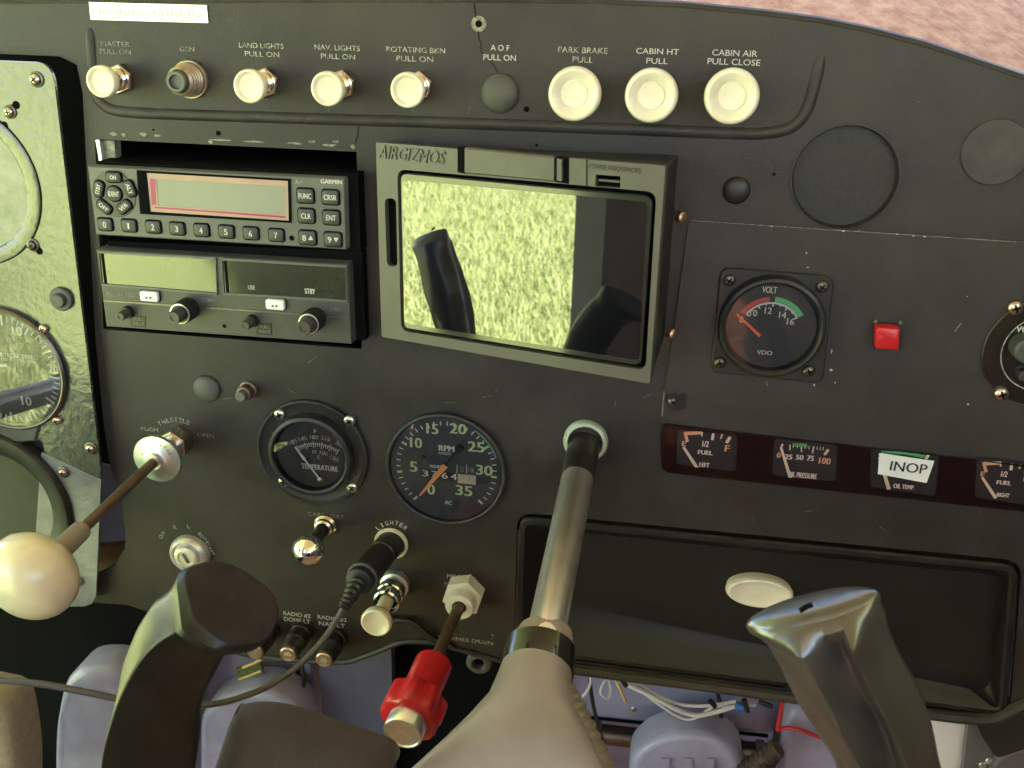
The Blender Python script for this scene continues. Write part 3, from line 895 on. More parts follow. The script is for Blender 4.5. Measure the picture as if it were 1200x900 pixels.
def key(T, x, y, w, h, s_, conv, tw, th, base=0.0, proud=.0016, rot=0.0, m='key', r=.0016, pm='print'):
    cx, cz = T.l(*conv(x, y), base+proud)
    kk = k4
    o = MB().rbox(cx, cz, w*kk, h*kk, r, base-.0005, base+proud, .0006, 4, rot).build('key', m, T.o)
    rm = .0006
    MB().plate(rrect(cx, cz, (w+8)*kk, (h+8)*kk, r*1.2, 4, rot), [rrect(cx, cz, (w+1)*kk, (h+1)*kk, r, 4, rot)], base+rm, base-.0004).build('key_surround', 'void', o)
    if s_:
        text(T, s_, *conv(x, y), tw/3.397, th/3.397, base+proud+.00015, pm, parent=o, rot=rot, bold=.15)
    return o
for i in range(8):
    x = [110, 205, 302, 397, 494, 593, 691, 792][i]; y = [385, 390, 395, 402, 408, 414, 421, 428][i]
    key(T, x, y, 58, 46, str(i), z4, 12 if i != 1 else 6, 22)
for s_, x, y, w in (('FUNC', 908, 271, 50), ('CRSR', 1008, 277, 50), ('CLR', 912, 351, 38), ('ENT', 1012, 358, 38), ('8', 905, 438, 13), ('9', 1006, 445, 13)):
    if s_ in '89':
        o = key(T, x+12, y, 64, 52, '', z4, 0, 0)
        text(T, s_, *z4(x, y), 14/3.397, 22/3.397, .00175, 'print', parent=o, bold=.15)
        tri = [(x+16, y+8), (x+36, y+8), (x+26, y-10)] if s_ == '8' else [(x+16, y-8), (x+36, y-8), (x+26, y+10)]
        tq = [T.l(*z4(*p), .0018) for p in tri]
        MB().add([(a, -.0018, b) for a, b in tq], [(0, 1, 2)]).build('arrow', 'print', o)
    else:
        key(T, x, y, 62, 52, s_, z4, w, 20)
cx, cz = L4(150, 262)
MB().lathe([(88*k4, .0001), (86*k4, .0005), (0, .0005)], 40, cx, cz).build('key_dish', 'radio_dark', T.o)
key(T, 146, 263, 58, 56, 'IDENT', z4, 42, 18, .0005, r=27*k4)
for s_, a in (('ON', 92), ('ALT', 18), ('VFR', -52), ('OFF', -128), ('STBY', 163)):
    x, y = 146+65*math.cos(R(a)), 263-66*math.sin(R(a))
    rt = R(a-90) if a > 0 and a < 160 else (R(a-90) if a >= 160 else R(a+90))
    key(T, x, y, 60, 36, s_, z4, 38 if len(s_) > 2 else 24, 15, .0005, rot=rt, r=.0022)
cx, cz = L4(856, 438); MB().lathe([(.0016, .0002), (.0013, .0003), (0, .0003)], 16, cx, cz).build('drilled_hole', 'void', T.o)
text(T, 'GARMIN', *z4(1013, 214), 84/3.397, 16/3.397, .0003, 'print', bold=.25)
text(T, 'A', *z4(876, 214), 14/3.397, 16/3.397, .0003, 'worn_print')
text(T, 'N', *z4(892, 216), 8/3.397, 12/3.397, .0003, 'worn_print')

# ================================================================== NAV COM RADIO
T = Thing('navcom_radio', 'dark navigation and communication radio with two windows and four knobs', 'radio', *z4(590, 670), .016)
L4 = lambda x, y, h=0.0: T.l(*z4(x, y), h)
fo = rquad([L4(75, 480), L4(1082, 540), L4(1096, 862), L4(116, 792)], .0010, 3)
MB().outline([(fo, -.06), (fo, -.001), (inset(fo, .0007), 0)]).build('faceplate', 'radio_dark', T.o)
bo = [L4(95, 462), L4(1120, 505), L4(1134, 862), L4(150, 805)]
MB().outline([(bo, -.12), (bo, -.008)]).build('chassis', 'void', T.o)
for q, pm in (([(88, 488), (556, 514), (562, 664), (102, 626)], 0), ([(577, 516), (1075, 546), (1078, 692), (588, 662)], 1)):
    a = [L4(x, y) for x, y in q]
    wn = MB().plate(a, [inset(a, 9*k4)], .0012, -.0005).build('window_frame', 'radio', T.o)
    g = inset(a, 8*k4)
    MB().outline([(g, -.0008), (g, .0003)]).build('window_pane', 'window_pane', wn)
    g2 = [L4(q[0][0]+9, q[0][1]+10), L4(q[0][0]+20, q[0][1]+11), L4(q[3][0]+20, q[3][1]-6), L4(q[3][0]+9, q[3][1]-8)]
    MB().outline([(g2, .0003), (g2, .0006)]).build('inner_edge', 'void', wn)
text(T, 'USE', *z4(695, 635), 26/3.397, 16/3.397, .0006, 'print')
text(T, 'STBY', *z4(928, 650), 40/3.397, 20/3.397, .0006, 'print', bold=.2)
for s_, x, y, w in (('KX 155 TSO', 175, 662, 110), ('COMM', 526, 686, 58), ('NAV', 1030, 722, 40)):
    text(T, s_, *z4(x, y), w/3.397, 14/3.397, .0003, 'faint_print')
sl = [L4(108, 684), L4(1080, 750), L4(1080, 756), L4(108, 690)]
MB().outline([(sl, .0), (sl, .0005)]).build('divider', 'dark_steel', T.o)
for x, y in ((285, 672), (787, 705)):
    o = key(T, x, y, 74, 40, '', z4, 0, 0, 0, .003, m='paper', r=.0012)
    for s_, dx in ((-1, -9), (1, 9)):
        tq = [T.l(*z4(x+dx+sx, y+sy+4), .0032) for sx, sy in ((-s_*5, -6), (-s_*5, 6), (s_*6, 0))]
        MB().add([(a, -.0032, b) for a, b in tq], [(0, 1, 2)]).build('arrow', 'dark_print', o)
def radio_knob(fx, fy, h1, r1, h2, r2, split):
    w = CAM+ray(*z4(fx, fy))*((T.loc+T.n*h2-CAM).dot(T.n)/ray(*z4(fx, fy)).dot(T.n))-T.loc
    cx, cz = w.x, w.z
    pf = [(r1, 0), (r1, h1-.001), (r1*.92, h1), (r2*.9, h1)]
    o = MB().lathe(pf, 36, cx, cz).build('outer_knob' if split else 'small_knob', 'black', T.o)
    if split:
        mb = MB()
        for i in range(28):
            a = 2*math.pi*i/28
            x_, z_ = cx+r1*1.0*math.cos(a), cz+r1*1.0*math.sin(a)
            mb.box(x_-.00035, x_+.00035, z_-.00035, z_+.00035, .001, h1-.0015)
        mb.build('knurling', 'black', o)
        MB().lathe([(r1*.95, h1-.0004), (r1*.97, h1+.0002), (r1*.86, h1+.0003), (r1*.84, h1-.0002)], 36, cx, cz).build('rim', 'steel', o)
    MB().lathe([(r2, h1-.002), (r2, h2-.0008), (r2*.9, h2), (r2*.45, h2), (r2*.4, h2-.0006), (0, h2-.0006)], 28, cx, cz).build('inner_knob', 'radio_dark', T.o)
radio_knob(383, 757, .0125, .0066, .021, .0042, True)
radio_knob(902, 798, .0125, .0066, .021, .0046, True)
radio_knob(170, 752, .004, .0040, .011, .0028, False)
radio_knob(668, 790, .004, .0040, .012, .0030, False)
for s1, s2, x, y in (('PULL', 'TEST', 248, 770), ('PULL', 'IDENT', 750, 800)):
    q = [L4(x-34, y-24), L4(x+26, y-20), L4(x+26, y+24), L4(x-34, y+20)]
    MB().outline([(q, 0), (q, .0004)]).build('label_plate', 'black', T.o)
    text(T, s1, *z4(x-2, y-8), 40/3.397, 11/3.397, .0006, 'faint_print'); text(T, s2, *z4(x-2, y+10), 44/3.397, 11/3.397, .0006, 'faint_print')
cx, cz = L4(588, 788); MB().lathe([(.0013, .0002), (0, .0003)], 14, cx, cz).build('drilled_hole', 'void', T.o)

# ================================================================== GPS IN ITS ANGLED DOCK
hl, hr = .018, .066
pl, pr = P(443, 280, hl), P(771, 322, hr)
rz = math.atan2(pr.y-pl.y, pr.x-pl.x)
T = GPS = Thing('gps_dock', 'glossy screen navigator in an angled grey dock mounted on the panel', 'navigator', 0, 0, loc=(pl+pr)/2, rotz=rz)
L5 = lambda x, y, h=0.0: T.l(*z5(x, y), h)
face = [L5(30, 48), L5(1015, 130), L5(962, 870), L5(50, 710)]
face_r = rquad(face, .0012, 3)
def to_panel(xz, y_w):            # world y plane, straight back from the face
    w = T.loc+T.ax*xz[0]+Vector((0, 0, xz[1]))
    return w
scr = rquad([L5(103, 140), L5(985, 218), L5(948, 826), L5(116, 690)], .0055, 5)
notch = rquad([L5(60, 238), L5(99, 240), L5(104, 472), L5(68, 470)], .004, 5)
slotq = [L5(778, 158), L5(862, 164), L5(862, 204), L5(776, 198)]
mb = MB(); mb.plate(face_r, [scr, slotq, notch], 0, -.004)
mb.build('dock_face', 'dock', T.o)
# dock body running back to the panel
bk = []
for (x, z) in face_r:
    w = T.loc+T.ax*x+Vector((0, 0, z))
    d = (w.y+.0005)                                   # distance to panel along world y (negative)
    tgt = Vector((w.x+(.006 if x > 0 else .0), .0, w.z-.004*(1 if z > 0 else -1)))-T.loc
    bk.append((tgt.dot(T.ax), tgt.dot(Vector((-T.n.x, -T.n.y, 0))), tgt.z))
ft = [(x, .0002, z) for x, z in face_r]
MB().rings([bk, ft], False).build('dock_body', 'black', T.o)
MB().outline([(inset(scr, -.0008), -.0105), (inset(scr, -.0008), -.0085)]).build('screen_recess', 'void', T.o)
ng = MB().outline([(inset(notch, -.001), -.0085), (inset(notch, -.001), -.0045)]).build('side_recess', 'void', T.o)
unit = rquad([L5(112, 150, -.002), L5(972, 232, -.002), L5(932, 812, -.002), L5(122, 682, -.002)], .0050, 5)
ub = MB().outline([(unit, -.009), (unit, -.0025), (inset(unit, .0008), -.0018)]).build('navigator_body', 'screen_edge', T.o)
gl_ = rquad([L5(120, 176, -.0016), L5(955, 252, -.0016), L5(925, 790, -.0016), L5(128, 664, -.0016)], .0030, 4)
MB().outline([(gl_, -.003), (gl_, -.0015)]).build('screen', 'screen', ub)
# latch blocks and raised words on the top strip
lb = [L5(335, 66, .001), L5(640, 98, .001), L5(640, 182, .001), L5(335, 154, .001)]
MB().outline([(lb, -.003), (lb, .0014), (inset(lb, .0008), .0022)]).build('latch', 'dock', T.o)
for q in ([(308, 64), (333, 66), (333, 156), (308, 150)], [(642, 98), (686, 102), (686, 190), (642, 184)]):
    qq = [L5(x, y, .0004) for x, y in q]
    MB().outline([(qq, -.003), (qq, .0004)]).build('latch_gap', 'void', T.o)
qq = [L5(648, 104, .002), L5(664, 106, .002), L5(664, 180, .002), L5(648, 178, .002)]
MB().outline([(qq, -.001), (qq, .0028)]).build('latch_pin', 'dock', T.o)
qq = [L5(746, 108, .0003), L5(749, 108, .0003), L5(749, 198, .0003), L5(746, 198, .0003)]
MB().outline([(qq, -.001), (qq, .0003)]).build('seam', 'void', T.o)
qq = [L5(790, 172, -.003), L5(862, 178, -.003), L5(862, 186, -.003), L5(790, 180, -.003)]
MB().outline([(qq, -.005), (qq, -.002)]).build('card', 'rubber', T.o)
def raised_text(T, body, px, py, wpx, hpx, h0, h1, m, name='raised_lettering', shear=.25):
    vs, fs, asp = text_mesh(body)
    k = T.sc(px, py, h1); cx, cz = T.l(px, py, h1)
    pts = [(cx+(x+y*shear*hpx/wpx)*wpx*k, cz+y*hpx*k) for x, y in vs]
    mb = MB(); n = len(pts)
    mb.add([(x, -h1, z) for x, z in pts], fs)
    cnt = {}
    for f in fs:
        for a, b in zip(f, f[1:]+f[:1]):
            cnt[(min(a, b), max(a, b))] = cnt.get((min(a, b), max(a, b)), 0)+1
    mb.add([(x, -h1, z) for x, z in pts]+[(x, -h0, z) for x, z in pts], [(a, b, n+b, n+a) for (a, b), c_ in cnt.items() if c_ == 1])
    return mb.build(name, m, T.o)
raised_text(T, 'AIRGIZMOS', *z5(150, 92), 76, 13, 0, .0009, 'dock')
text(T, 'POWER FREQUENCIES', *z5(843, 139), 61, 6.2, .0003, 'dark_print', bold=.1)
# side flange with two screws on the right flank
sx_, sz_ = L5(1015, 130)
fl = []
for (px, py) in ((1020, 200), (1096, 186), (1054, 720), (1010, 806), (972, 850)):
    fl.append((px, py))
w0 = T.loc+T.ax*face[1][0]
xw = w0.x+.004
def flank(px, py, off=0.0):                       # a vertical plane x = const beside the dock
    d = ray(*z5(px, py)); t = (xw+off-CAM.x)/d.x if abs(d.x) > 1e-6 else 1
    return CAM+d*t
for (px, py) in ((1072, 303), (1040, 700)):
    # screws sit on the flank close to the panel
    d = ray(*z5(px, py)); t = (-.020-CAM.y)/d.y
    w = CAM+d*t-T.loc
    loc = Vector((w.dot(T.ax), -(w.dot(T.n)), w.z))
    s_ = MB().lathe([(.0032, -.003), (.0032, .0008), (.0024, .0018), (0, .0022)], 16).build('screw', 'copper', T.o, loc=loc, rot=(0, 0, R(65)))
# ================================================================== LOOSE FITTINGS LEFT OF CENTRE
w = P(281, 466, .014)
T = Thing('dimmer_stub', 'small dark threaded stub beside the grey domed plug', 'stub', 0, 0, loc=(w.x, 0, w.z))
MB().lathe([(.0062, 0), (.0062, .0018), (.0050, .0024), (.0048, .005), (.0052, .0055), (.0050, .0085), (.0036, .009)], 20).build('collar', 'rod', T.o)
MB().lathe([(.0034, .008), (.0034, .0135), (.0028, .014), (0, .014)], 18).build('stem', 'radio', T.o)

# throttle
w = P(183, 539, .034)
T = Thing('throttle', 'throttle control with silver disc, brown rod and big ivory ball knob', 'throttle', 0, 0, loc=(w.x, 0, w.z))
hexnut(MB(), .0104, 0, .014, .5).build('hex_nut', 'nickel', T.o, 25)
r = 30*scale_at(183, 539, .034)
dsc = MB().lathe([(.0068, .013), (.0068, .026), (r*.7, .0285), (r*.98, .0305), (r, .0320), (r*.97, .0332), (r*.6, .0340), (.006, .0355), (.0052, .0380), (0, .0380)], 44).build('friction_disc', 'alu', T.o)
ba, bb = Vector((0, -.036, 0)), None
wb = P(38, 675, .142)-T.loc
bb = wb
dirn = (bb-ba).normalized()
MB().tube([ba, ba.lerp(bb, .5), bb], .0034, 14).build('rod', 'rod', T.o)
MB().tube([ba.lerp(bb, .62), ba.lerp(bb, .64), ba.lerp(bb, .88)], [.0052, .0060, .0070], 18).build('ferrule', 'tan', T.o)
br = .0262
rs = []
a_ = Vector((0, 0, 1)); nn = (a_-dirn*a_.dot(dirn)).normalized(); bb2 = dirn.cross(nn)
for ang in [math.pi*k/22 for k in range(1, 22)]:
    rr = br*math.sin(ang); off = -br*math.cos(ang)*.80
    if abs(ang-math.pi*.40) < .01+math.pi/44: rr *= 1.012
    rs.append([bb+dirn*off+rr*(math.cos(2*math.pi*k/40)*nn+math.sin(2*math.pi*k/40)*bb2) for k in range(40)])
MB().rings(rs).build('ball_knob', 'ivory_warm', T.o, 60)
for i, ch in enumerate('PUSH LOCK'):
    if ch != ' ':
        a = R(160-140*i/8)
        text(T, ch, 183+17*math.cos(a), 538-17*math.sin(a), 2.6, 3.4, .0346, 'dark_print', rot=a-math.pi/2)

# ignition switch
w = P(217, 655, .009)
T = Thing('ignition_switch', 'round ivory ignition key switch below the throttle', 'switch', 0, 0, loc=(w.x, 0, w.z))
r = 24*scale_at(217, 655, .009)
MB().lathe([(r, 0), (r, .0035), (r*.94, .0055), (r*.80, .0070), (r*.74, .0066), (r*.72, .0055), (r*.62, .0055), (r*.60, .0085), (r*.54, .0090), (r*.40, .0090), (r*.38, .0080), (0, .0080)], 44).build('switch_body', mat('satin_nickel', (.66, .63, .56), .36, metal=.55, var=.2, vscale=200), T.o)
MB().rbox(0, 0, .0016, .0080, .0006, .0075, .0094, .0003, 3, .5).build('key_slot', 'dark_steel', T.o)

# ================================================================== TEMPERATURE GAUGE
T = Thing('temperature_gauge', 'round temperature gauge with four bright screws on a wide ring', 'gauge', 367, 530)
za = zoomed(290, 460, 6.43)
LA = lambda x, y, h=0.0: T.l(*za(x, y), h)
ro = .0385
MB().lathe([(ro, 0), (ro, .0015), (ro*.985, .0028), (ro*.955, .0030), (ro*.93, .0018), (ro*.90, .0010), (.0285, .0010), (.0282, .0025)], 64).build('trim_ring', 'panel', T.o)
MB().lathe([(.0290, .001), (.0290, .0060), (.0282, .0078), (.0262, .0085), (.0250, .0080), (.0240, .0055), (.0235, .0040)], 60).build('bezel', 'black', T.o)
MB().lathe([(.0242, .0040), (0, .0040)], 48).build('dial', 'dial', T.o)
for x, y in ((243, 165), (768, 213), (275, 668), (788, 715)):
    screw(T.o, *LA(x, y, .002), .0012, .0040, 'steel', rot=rnd.uniform(0, 1.5))
def ga(x, y, h=.0044): return LA(x, y, h)
pv = Vector(ga(545, 655))
a0 = math.atan2(ga(365, 395)[1]-pv.y, ga(365, 395)[0]-pv.x); a1 = math.atan2(ga(690, 430)[1]-pv.y, ga(690, 430)[0]-pv.x)
rad = (Vector(ga(520, 385))-pv).length
spec = []
for i in range(21):
    a = a0+(a1-a0)*i/20
    spec.append((a, rad-(.0022 if i % 4 else .0034), rad+(.0006 if i % 4 else .0016), .00045))
ticks(T, pv.x, pv.y, spec, .0044, 'print', 'scale_mark')
arc_band(T, pv.x, pv.y, rad-.0003, rad+.0001, a0, a1, .0045, 'print', 'scale_arc')
for s_, x, y, w_, rt in (('100', 345, 372, 58, .45), ('140', 415, 348, 58, .3), ('180', 503, 337, 60, 0), ('210', 588, 347, 62, -.2), ('250', 692, 390, 58, -.6), ('60', 505, 447, 34, 0), ('100', 575, 458, 58, -.15), ('120', 655, 495, 58, -.4)):
    text(T, s_, *za(x, y), w_/6.43, 30/6.43, .0045, 'worn_print', rot=rt, bold=.15)
text(T, 'F', *za(510, 292), 3, 4.4, .0045, 'print'); text(T, 'C', *za(538, 488), 3, 4.4, .0045, 'print')
text(T, 'TEMPERATURE', *za(543, 565), 42, 6.4, .0045, 'print', bold=.25)
needle(T, za(545, 655), za(358, 412), .0011, .0007, .0056, 'cream')
needle(T, za(430, 505), za(378, 440), .0022, .0005, .0057, 'cream', name='needle_head')
MB().lathe([(.0018, .0045), (.0018, .0064), (.0012, .0068), (0, .0068)], 18, *LA(545, 655, .0055)).build('pivot', 'copper', T.o)
MB().lathe([(.0247, .0072), (.012, .0078), (0, .0080)], 40).build('glass', 'glass', T.o)

# ================================================================== TACHOMETER
T = Thing('tachometer', 'large round RPM gauge with pale green numerals and orange needle', 'gauge', 523, 549)
zt = zoomed(440, 470, 6.0)
LT = lambda x, y, h=0.0: T.l(*zt(x, y), h)
rt_ = .0405
MB().lathe([(rt_, 0), (rt_, .0020), (rt_*.985, .0036), (rt_*.955, .0040), (rt_*.93, .0034), (rt_*.925, .0010), (rt_*.90, -.0008), (rt_*.895, -.004)], 72).build('bezel', 'panel', T.o)
hd = .0008
MB().lathe([(rt_*.915, hd), (0, hd)], 64).build('dial', 'dial_grey', T.o)
for s_, x, y in (('0', 392, 622), ('5', 268, 462), ('10', 285, 293), ('15', 400, 195), ('20', 580, 195), ('25', 707, 322), ('30', 765, 487), ('35', 622, 630)):
    text(T, s_, *zt(x, y), (112 if len(s_) == 2 else 48)/6*(.70 if s_ in ('10', '15') else 1), 76/6, hd+.0003, 'lume', bold=.55, name='numeral')
text(T, 'RPM', *zt(500, 333), 106/6, 42/6, hd+.0003, 'print', bold=.5)
text(T, 'HUNDREDS', *zt(486, 368), 86/6, 20/6, hd+.0003, 'print')
text(T, 'HOURS', *zt(424, 460), 78/6, 24/6, hd+.0003, 'print', bold=.15)
text(T, 'AC', *zt(512, 714), 46/6, 30/6, hd+.0003, 'print', bold=.25)
text(T, '1/10', *zt(607, 478), 26/6, 40/6, hd+.0003, 'worn_print'); text(T, '1/100', *zt(670, 486), 40/6, 34/6, hd+.0003, 'worn_print')
for x in (573, 640):
    needle(T, zt(x, 450), zt(x, 510), .0004, .0004, hd+.0004, 'print', name='scale_mark')
for i, (ch, x, y) in enumerate((('3', 350, 508), ('7', 415, 514), ('6', 487, 524), ('4', 551, 532), ('8', 612, 540), ('0', 676, 546))):
    q = [LT(x-31, y-32), LT(x+31, y-27), LT(x+31, y+36), LT(x-31, y+30)]
    o = MB().outline([(q, hd-.0002), (q, hd+.0004)]).build('counter_drum', 'black' if i < 4 else mat('cream_drum', (.55, .45, .28), .5), T.o)
    text(T, ch, *zt(x, y), 40/6, 46/6, hd+.0006, 'print' if i < 4 else 'worn_print', parent=o, bold=.35, name='numeral')
cc = LT(488, 470)
pc = Vector(cc)
aa0 = math.atan2(LT(300, 650)[1]-pc.y, LT(300, 650)[0]-pc.x); aa1 = math.atan2(LT(712, 688)[1]-pc.y, LT(712, 688)[0]-pc.x)
if aa0 < 0: aa0 += 2*math.pi
def rim_r(a): return rt_*.83
spec, spec2 = [], []
for i in range(36):
    a = aa0+(aa1-aa0)*i/35
    big = i % 5 == 0
    (spec2 if big else spec).append((a, rim_r(a)*(.89 if big else .915), rim_r(a), .0015 if big else .0008))
ticks(T, *T.l(523, 549, hd), spec, hd+.0003, 'print', 'scale_mark')
ticks(T, *T.l(523, 549, hd), spec2, hd+.0003, 'lume', 'scale_mark')
g0, g1 = aa0+(aa1-aa0)*22/35, aa0+(aa1-aa0)*27/35
arc_band(T, *T.l(523, 549, hd), rt_*.845, rt_*.862, g0, g1, hd+.0003, mat('pale_green_arc', (.20, .42, .30), .5), 'green_arc')
needle(T, zt(490, 455), zt(310, 667), .0040, .0010, .0032, 'orange')
needle(T, zt(470, 478), zt(585, 340), .0008, .0012, .0030, 'black', name='needle_tail')
MB().lathe([(.0026, hd), (.0026, .0030), (0, .0032)], 18, *LT(585, 340, .003)).build('counterweight', 'black', T.o)
MB().lathe([(.0016, hd), (.0013, hd+.0006), (0, hd+.0006)], 14, *LT(335, 395, .001)).build('stop_peg', 'black', T.o)
MB().lathe([(rt_*.93, .0034), (rt_*.5, .0042), (0, .0044)], 48).build('glass', 'glass', T.o)

# ================================================================== SMALL PULLS BELOW
T0 = P(358, 650, .040)
T = Thing('carb_heat_knob', 'shiny chrome ball knob beside the lighter socket', 'knob', 0, 0, loc=(T0.x, 0, T0.z))
MB().lathe([(.0080, 0), (.0080, .0030), (.0066, .0045), (.0064, .0070), (.0050, .0080)], 30).build('bushing', 'nickel', T.o)
MB().lathe([(.0042, .006), (.0042, .028)], 20).build('stem', 'dark_steel', T.o)
MB().lathe([(.0044, .026), (.0060, .0275), (.0100, .0315), (.0105, .0350), (.0104, .0372), (.0094, .0388), (.0070, .0418), (.0035, .0438), (0, .0444)], 40).build('knob_cap', 'chrome', T.o)

T = Thing('lighter_plug', 'black lighter plug in its socket with a thin grey cable trailing left', 'plug', 459, 636)
MB().lathe([(.0116, 0), (.0120, .0015), (.0112, .0030), (.0100, .0028), (.0098, -.004)], 40).build('socket_ring', 'ivory', T.o)
MB().lathe([(.0100, -.003), (0, -.003)], 30).build('socket', 'void', T.o)
tip = T.l3(417, 686, .062)
b0 = Vector((0, 0, 0))
ax_ = (tip-b0)
pt = lambda t: b0+ax_*t
MB().tube([pt(-.02), pt(.30), pt(.31), pt(.36), pt(.37), pt(.80), pt(.81), pt(.93), pt(.95)], [.0094, .0094, .0086, .0086, .0094, .0097, .0090, .0088, .0060], 22).build('plug_body', 'black', T.o)
MB().tube([pt(.79), pt(.80), pt(.835), pt(.845)], [.0094, .0103, .0103, .0094], 22).build('collar_ring', 'rubber', T.o)
c1, c2_, c3_ = T.l3(410, 700, .071), T.l3(402, 713, .077), T.l3(396, 724, .080)
sr = spline([pt(.95), c1, c2_], 10)
MB().tube(sr, [(.0062-.0028*i/20)*(1.0 if (i//1) % 3 else .80) for i in range(len(sr))], 16).build('strain_relief', 'black', T.o, 30)
cab = [c2_, c3_]+[T.l3(x, y, h) for x, y, h in ((380, 748, .088), (352, 778, .102), (318, 802, .118), (286, 816, .132), (250, 825, .145), (200, 826, .158), (150, 821, .168), (100, 811, .176), (50, 802, .182), (0, 797, .186), (-60, 795, .19))]
MB().tube(spline(cab, 8), .00185, 10).build('cable', 'cable', T.o)

T0 = P(440, 731, .048)
T = Thing('primer_knob', 'cream primer pull knob with silver threaded collar', 'knob', 0, 0, loc=(T0.x, 0, T0.z))
MB().lathe([(.0105, 0), (.0110, .0020), (.0100, .0045), (.0086, .0050), (.0086, .0085)], 36).build('flange', 'alu', T.o)
MB().lathe([(.0088, .0085), (.0092, .0090), (.0092, .0150), (.0084, .0158), (.0084, .0175), (.0090, .0180), (.0090, .0235), (.0078, .0245)], 36).build('collar', 'chrome', T.o)
MB().lathe([(.0050, .022), (.0048, .0375)], 24).build('stem', 'ivory', T.o)
MB().lathe([(.0048, .0365), (.0075, .0385), (.0098, .0425), (.0104, .0455), (.0100, .0474), (.0090, .0481), (.0076, .0474), (.005, .0462), (0, .0459)], 44).build('knob_cap', 'ivory', T.o)

T = Thing('drain_line', 'thin black tube looping from the primer along the panel bottom', 'tube', 455, 732)
MB().tube(spline([T.l3(x, y, h) for x, y, h in ((440, 728, .003), (470, 727, .004), (486, 731, .004), (498, 742, .004), (512, 752, .003), (530, 758, .002))], 6), .0022, 10).build('tube_run', 'black', T.o)

T0 = P(538, 712, .020)
T = Thing('mixture_control', 'red vernier mixture knob on a brown rod with white hex nut', 'knob', 0, 0, loc=(T0.x, 0, T0.z))
hexnut(MB(), .0142, 0, .011, .25).build('hex_nut', 'white_pl', T.o, 25)
MB().lathe([(.0098, .010), (.0100, .0185), (.0092, .0200), (.0050, .0200), (.0046, .018)], 32).build('bushing', 'white_pl', T.o)
b0 = Vector((0, -.018, 0)); b1 = P(468, 868, .132)-T.loc
dn = (b1-b0).normalized(); Lg = (b1-b0).length
def along(s_): return b0+dn*s_
MB().tube([along(0), along(Lg*.6)], .0039, 16).build('rod', 'rod', T.o)
a_ = Vector((0, 0, 1)); nn = (a_-dn*a_.dot(dn)).normalized(); b2 = dn.cross(nn)
def ringat(s_, r, lob=0.0, n=64):
    out = []
    for k in range(n):
        a = 2*math.pi*k/n
        q = math.cos(a*8)
        rr = r*(1+lob*max(-1, min(1, q*3)))
        out.append(along(s_)+rr*(math.cos(a)*nn+math.sin(a)*b2))
    return out
s1 = Lg*.47
MB().rings([ringat(s1-.001, 0.0100), ringat(s1, 0.0116), ringat(s1+.002, 0.0119), ringat(s1+.024, 0.0119), ringat(s1+.026, 0.0123)]).build('knob_neck', 'red', T.o)
s2 = s1+.0255
kn = MB().rings([ringat(s2-.001, 0.0124), ringat(s2+.001, 0.0151, .02), ringat(s2+.004, 0.0177, .05), ringat(s2+.017, 0.0179, .055), ringat(s2+.0205, 0.0168, .03), ringat(s2+.0215, 0.0147)]).build('vernier_knob', 'red', T.o, 30)
MB().rings([ringat(s2+.019, 0.0118), ringat(s2+.0300, 0.0118), ringat(s2+.0308, 0.0113), ringat(s2+.0310, 0.0104), ringat(s2+.0302, 0.0099), ringat(s2+.0300, 0.0012)]).build('release_button', 'alu', kn)

# three circuit breakers low on the panel
for i, (px, py, lab) in enumerate(((298, 765, 'black circuit breaker half hidden behind the yoke horn tip'), (337, 768, 'black circuit breaker above the slate blue panel, under the words DOME LT'), (379, 774.5, 'black circuit breaker above the slate blue panel, under the words NAV LT'))):
    T0 = P(px, py, .028)
    T = Thing('circuit_breaker', lab, 'breaker', 0, 0, loc=(T0.x, 0, T0.z), group='circuit breakers along the lower panel edge')
    MB().lathe([(.0082, -.001), (.0082, .004), (.0074, .005), (.0074, .0075), (.0080, .008), (.0080, .014), (.0072, .0150), (.0070, .0245), (.0062, .0255)], 30).build('breaker_body', 'black', T.o)
    MB().lathe([(.0062, .0245), (.0060, .0272), (.0052, .0280), (0, .0281)], 26).build('button', 'copper', T.o)
    text(T, ('5', '10', '20')[i], px, py-1.5, 6.5 if i else 4, 6, .0285, 'print', bold=.2)
    text(T, 'AMP', px, py+5, 8, 3, .0285, 'print')

# eyelet under the edge
T = Thing('eyelet', 'black rubber eyelet hanging below the lower panel edge', 'eyelet', 561, 777, -.001)
MB().lathe([(.0090, -.003), (.0092, 0), (.0080, .0015), (.0052, .0020), (.0042, .0008), (.0038, -.003)], 32).build('ring', 'rubber', T.o)
MB().lathe([(.0040, -.0028), (0, -.0028)], 20).build('bore', 'void', T.o)

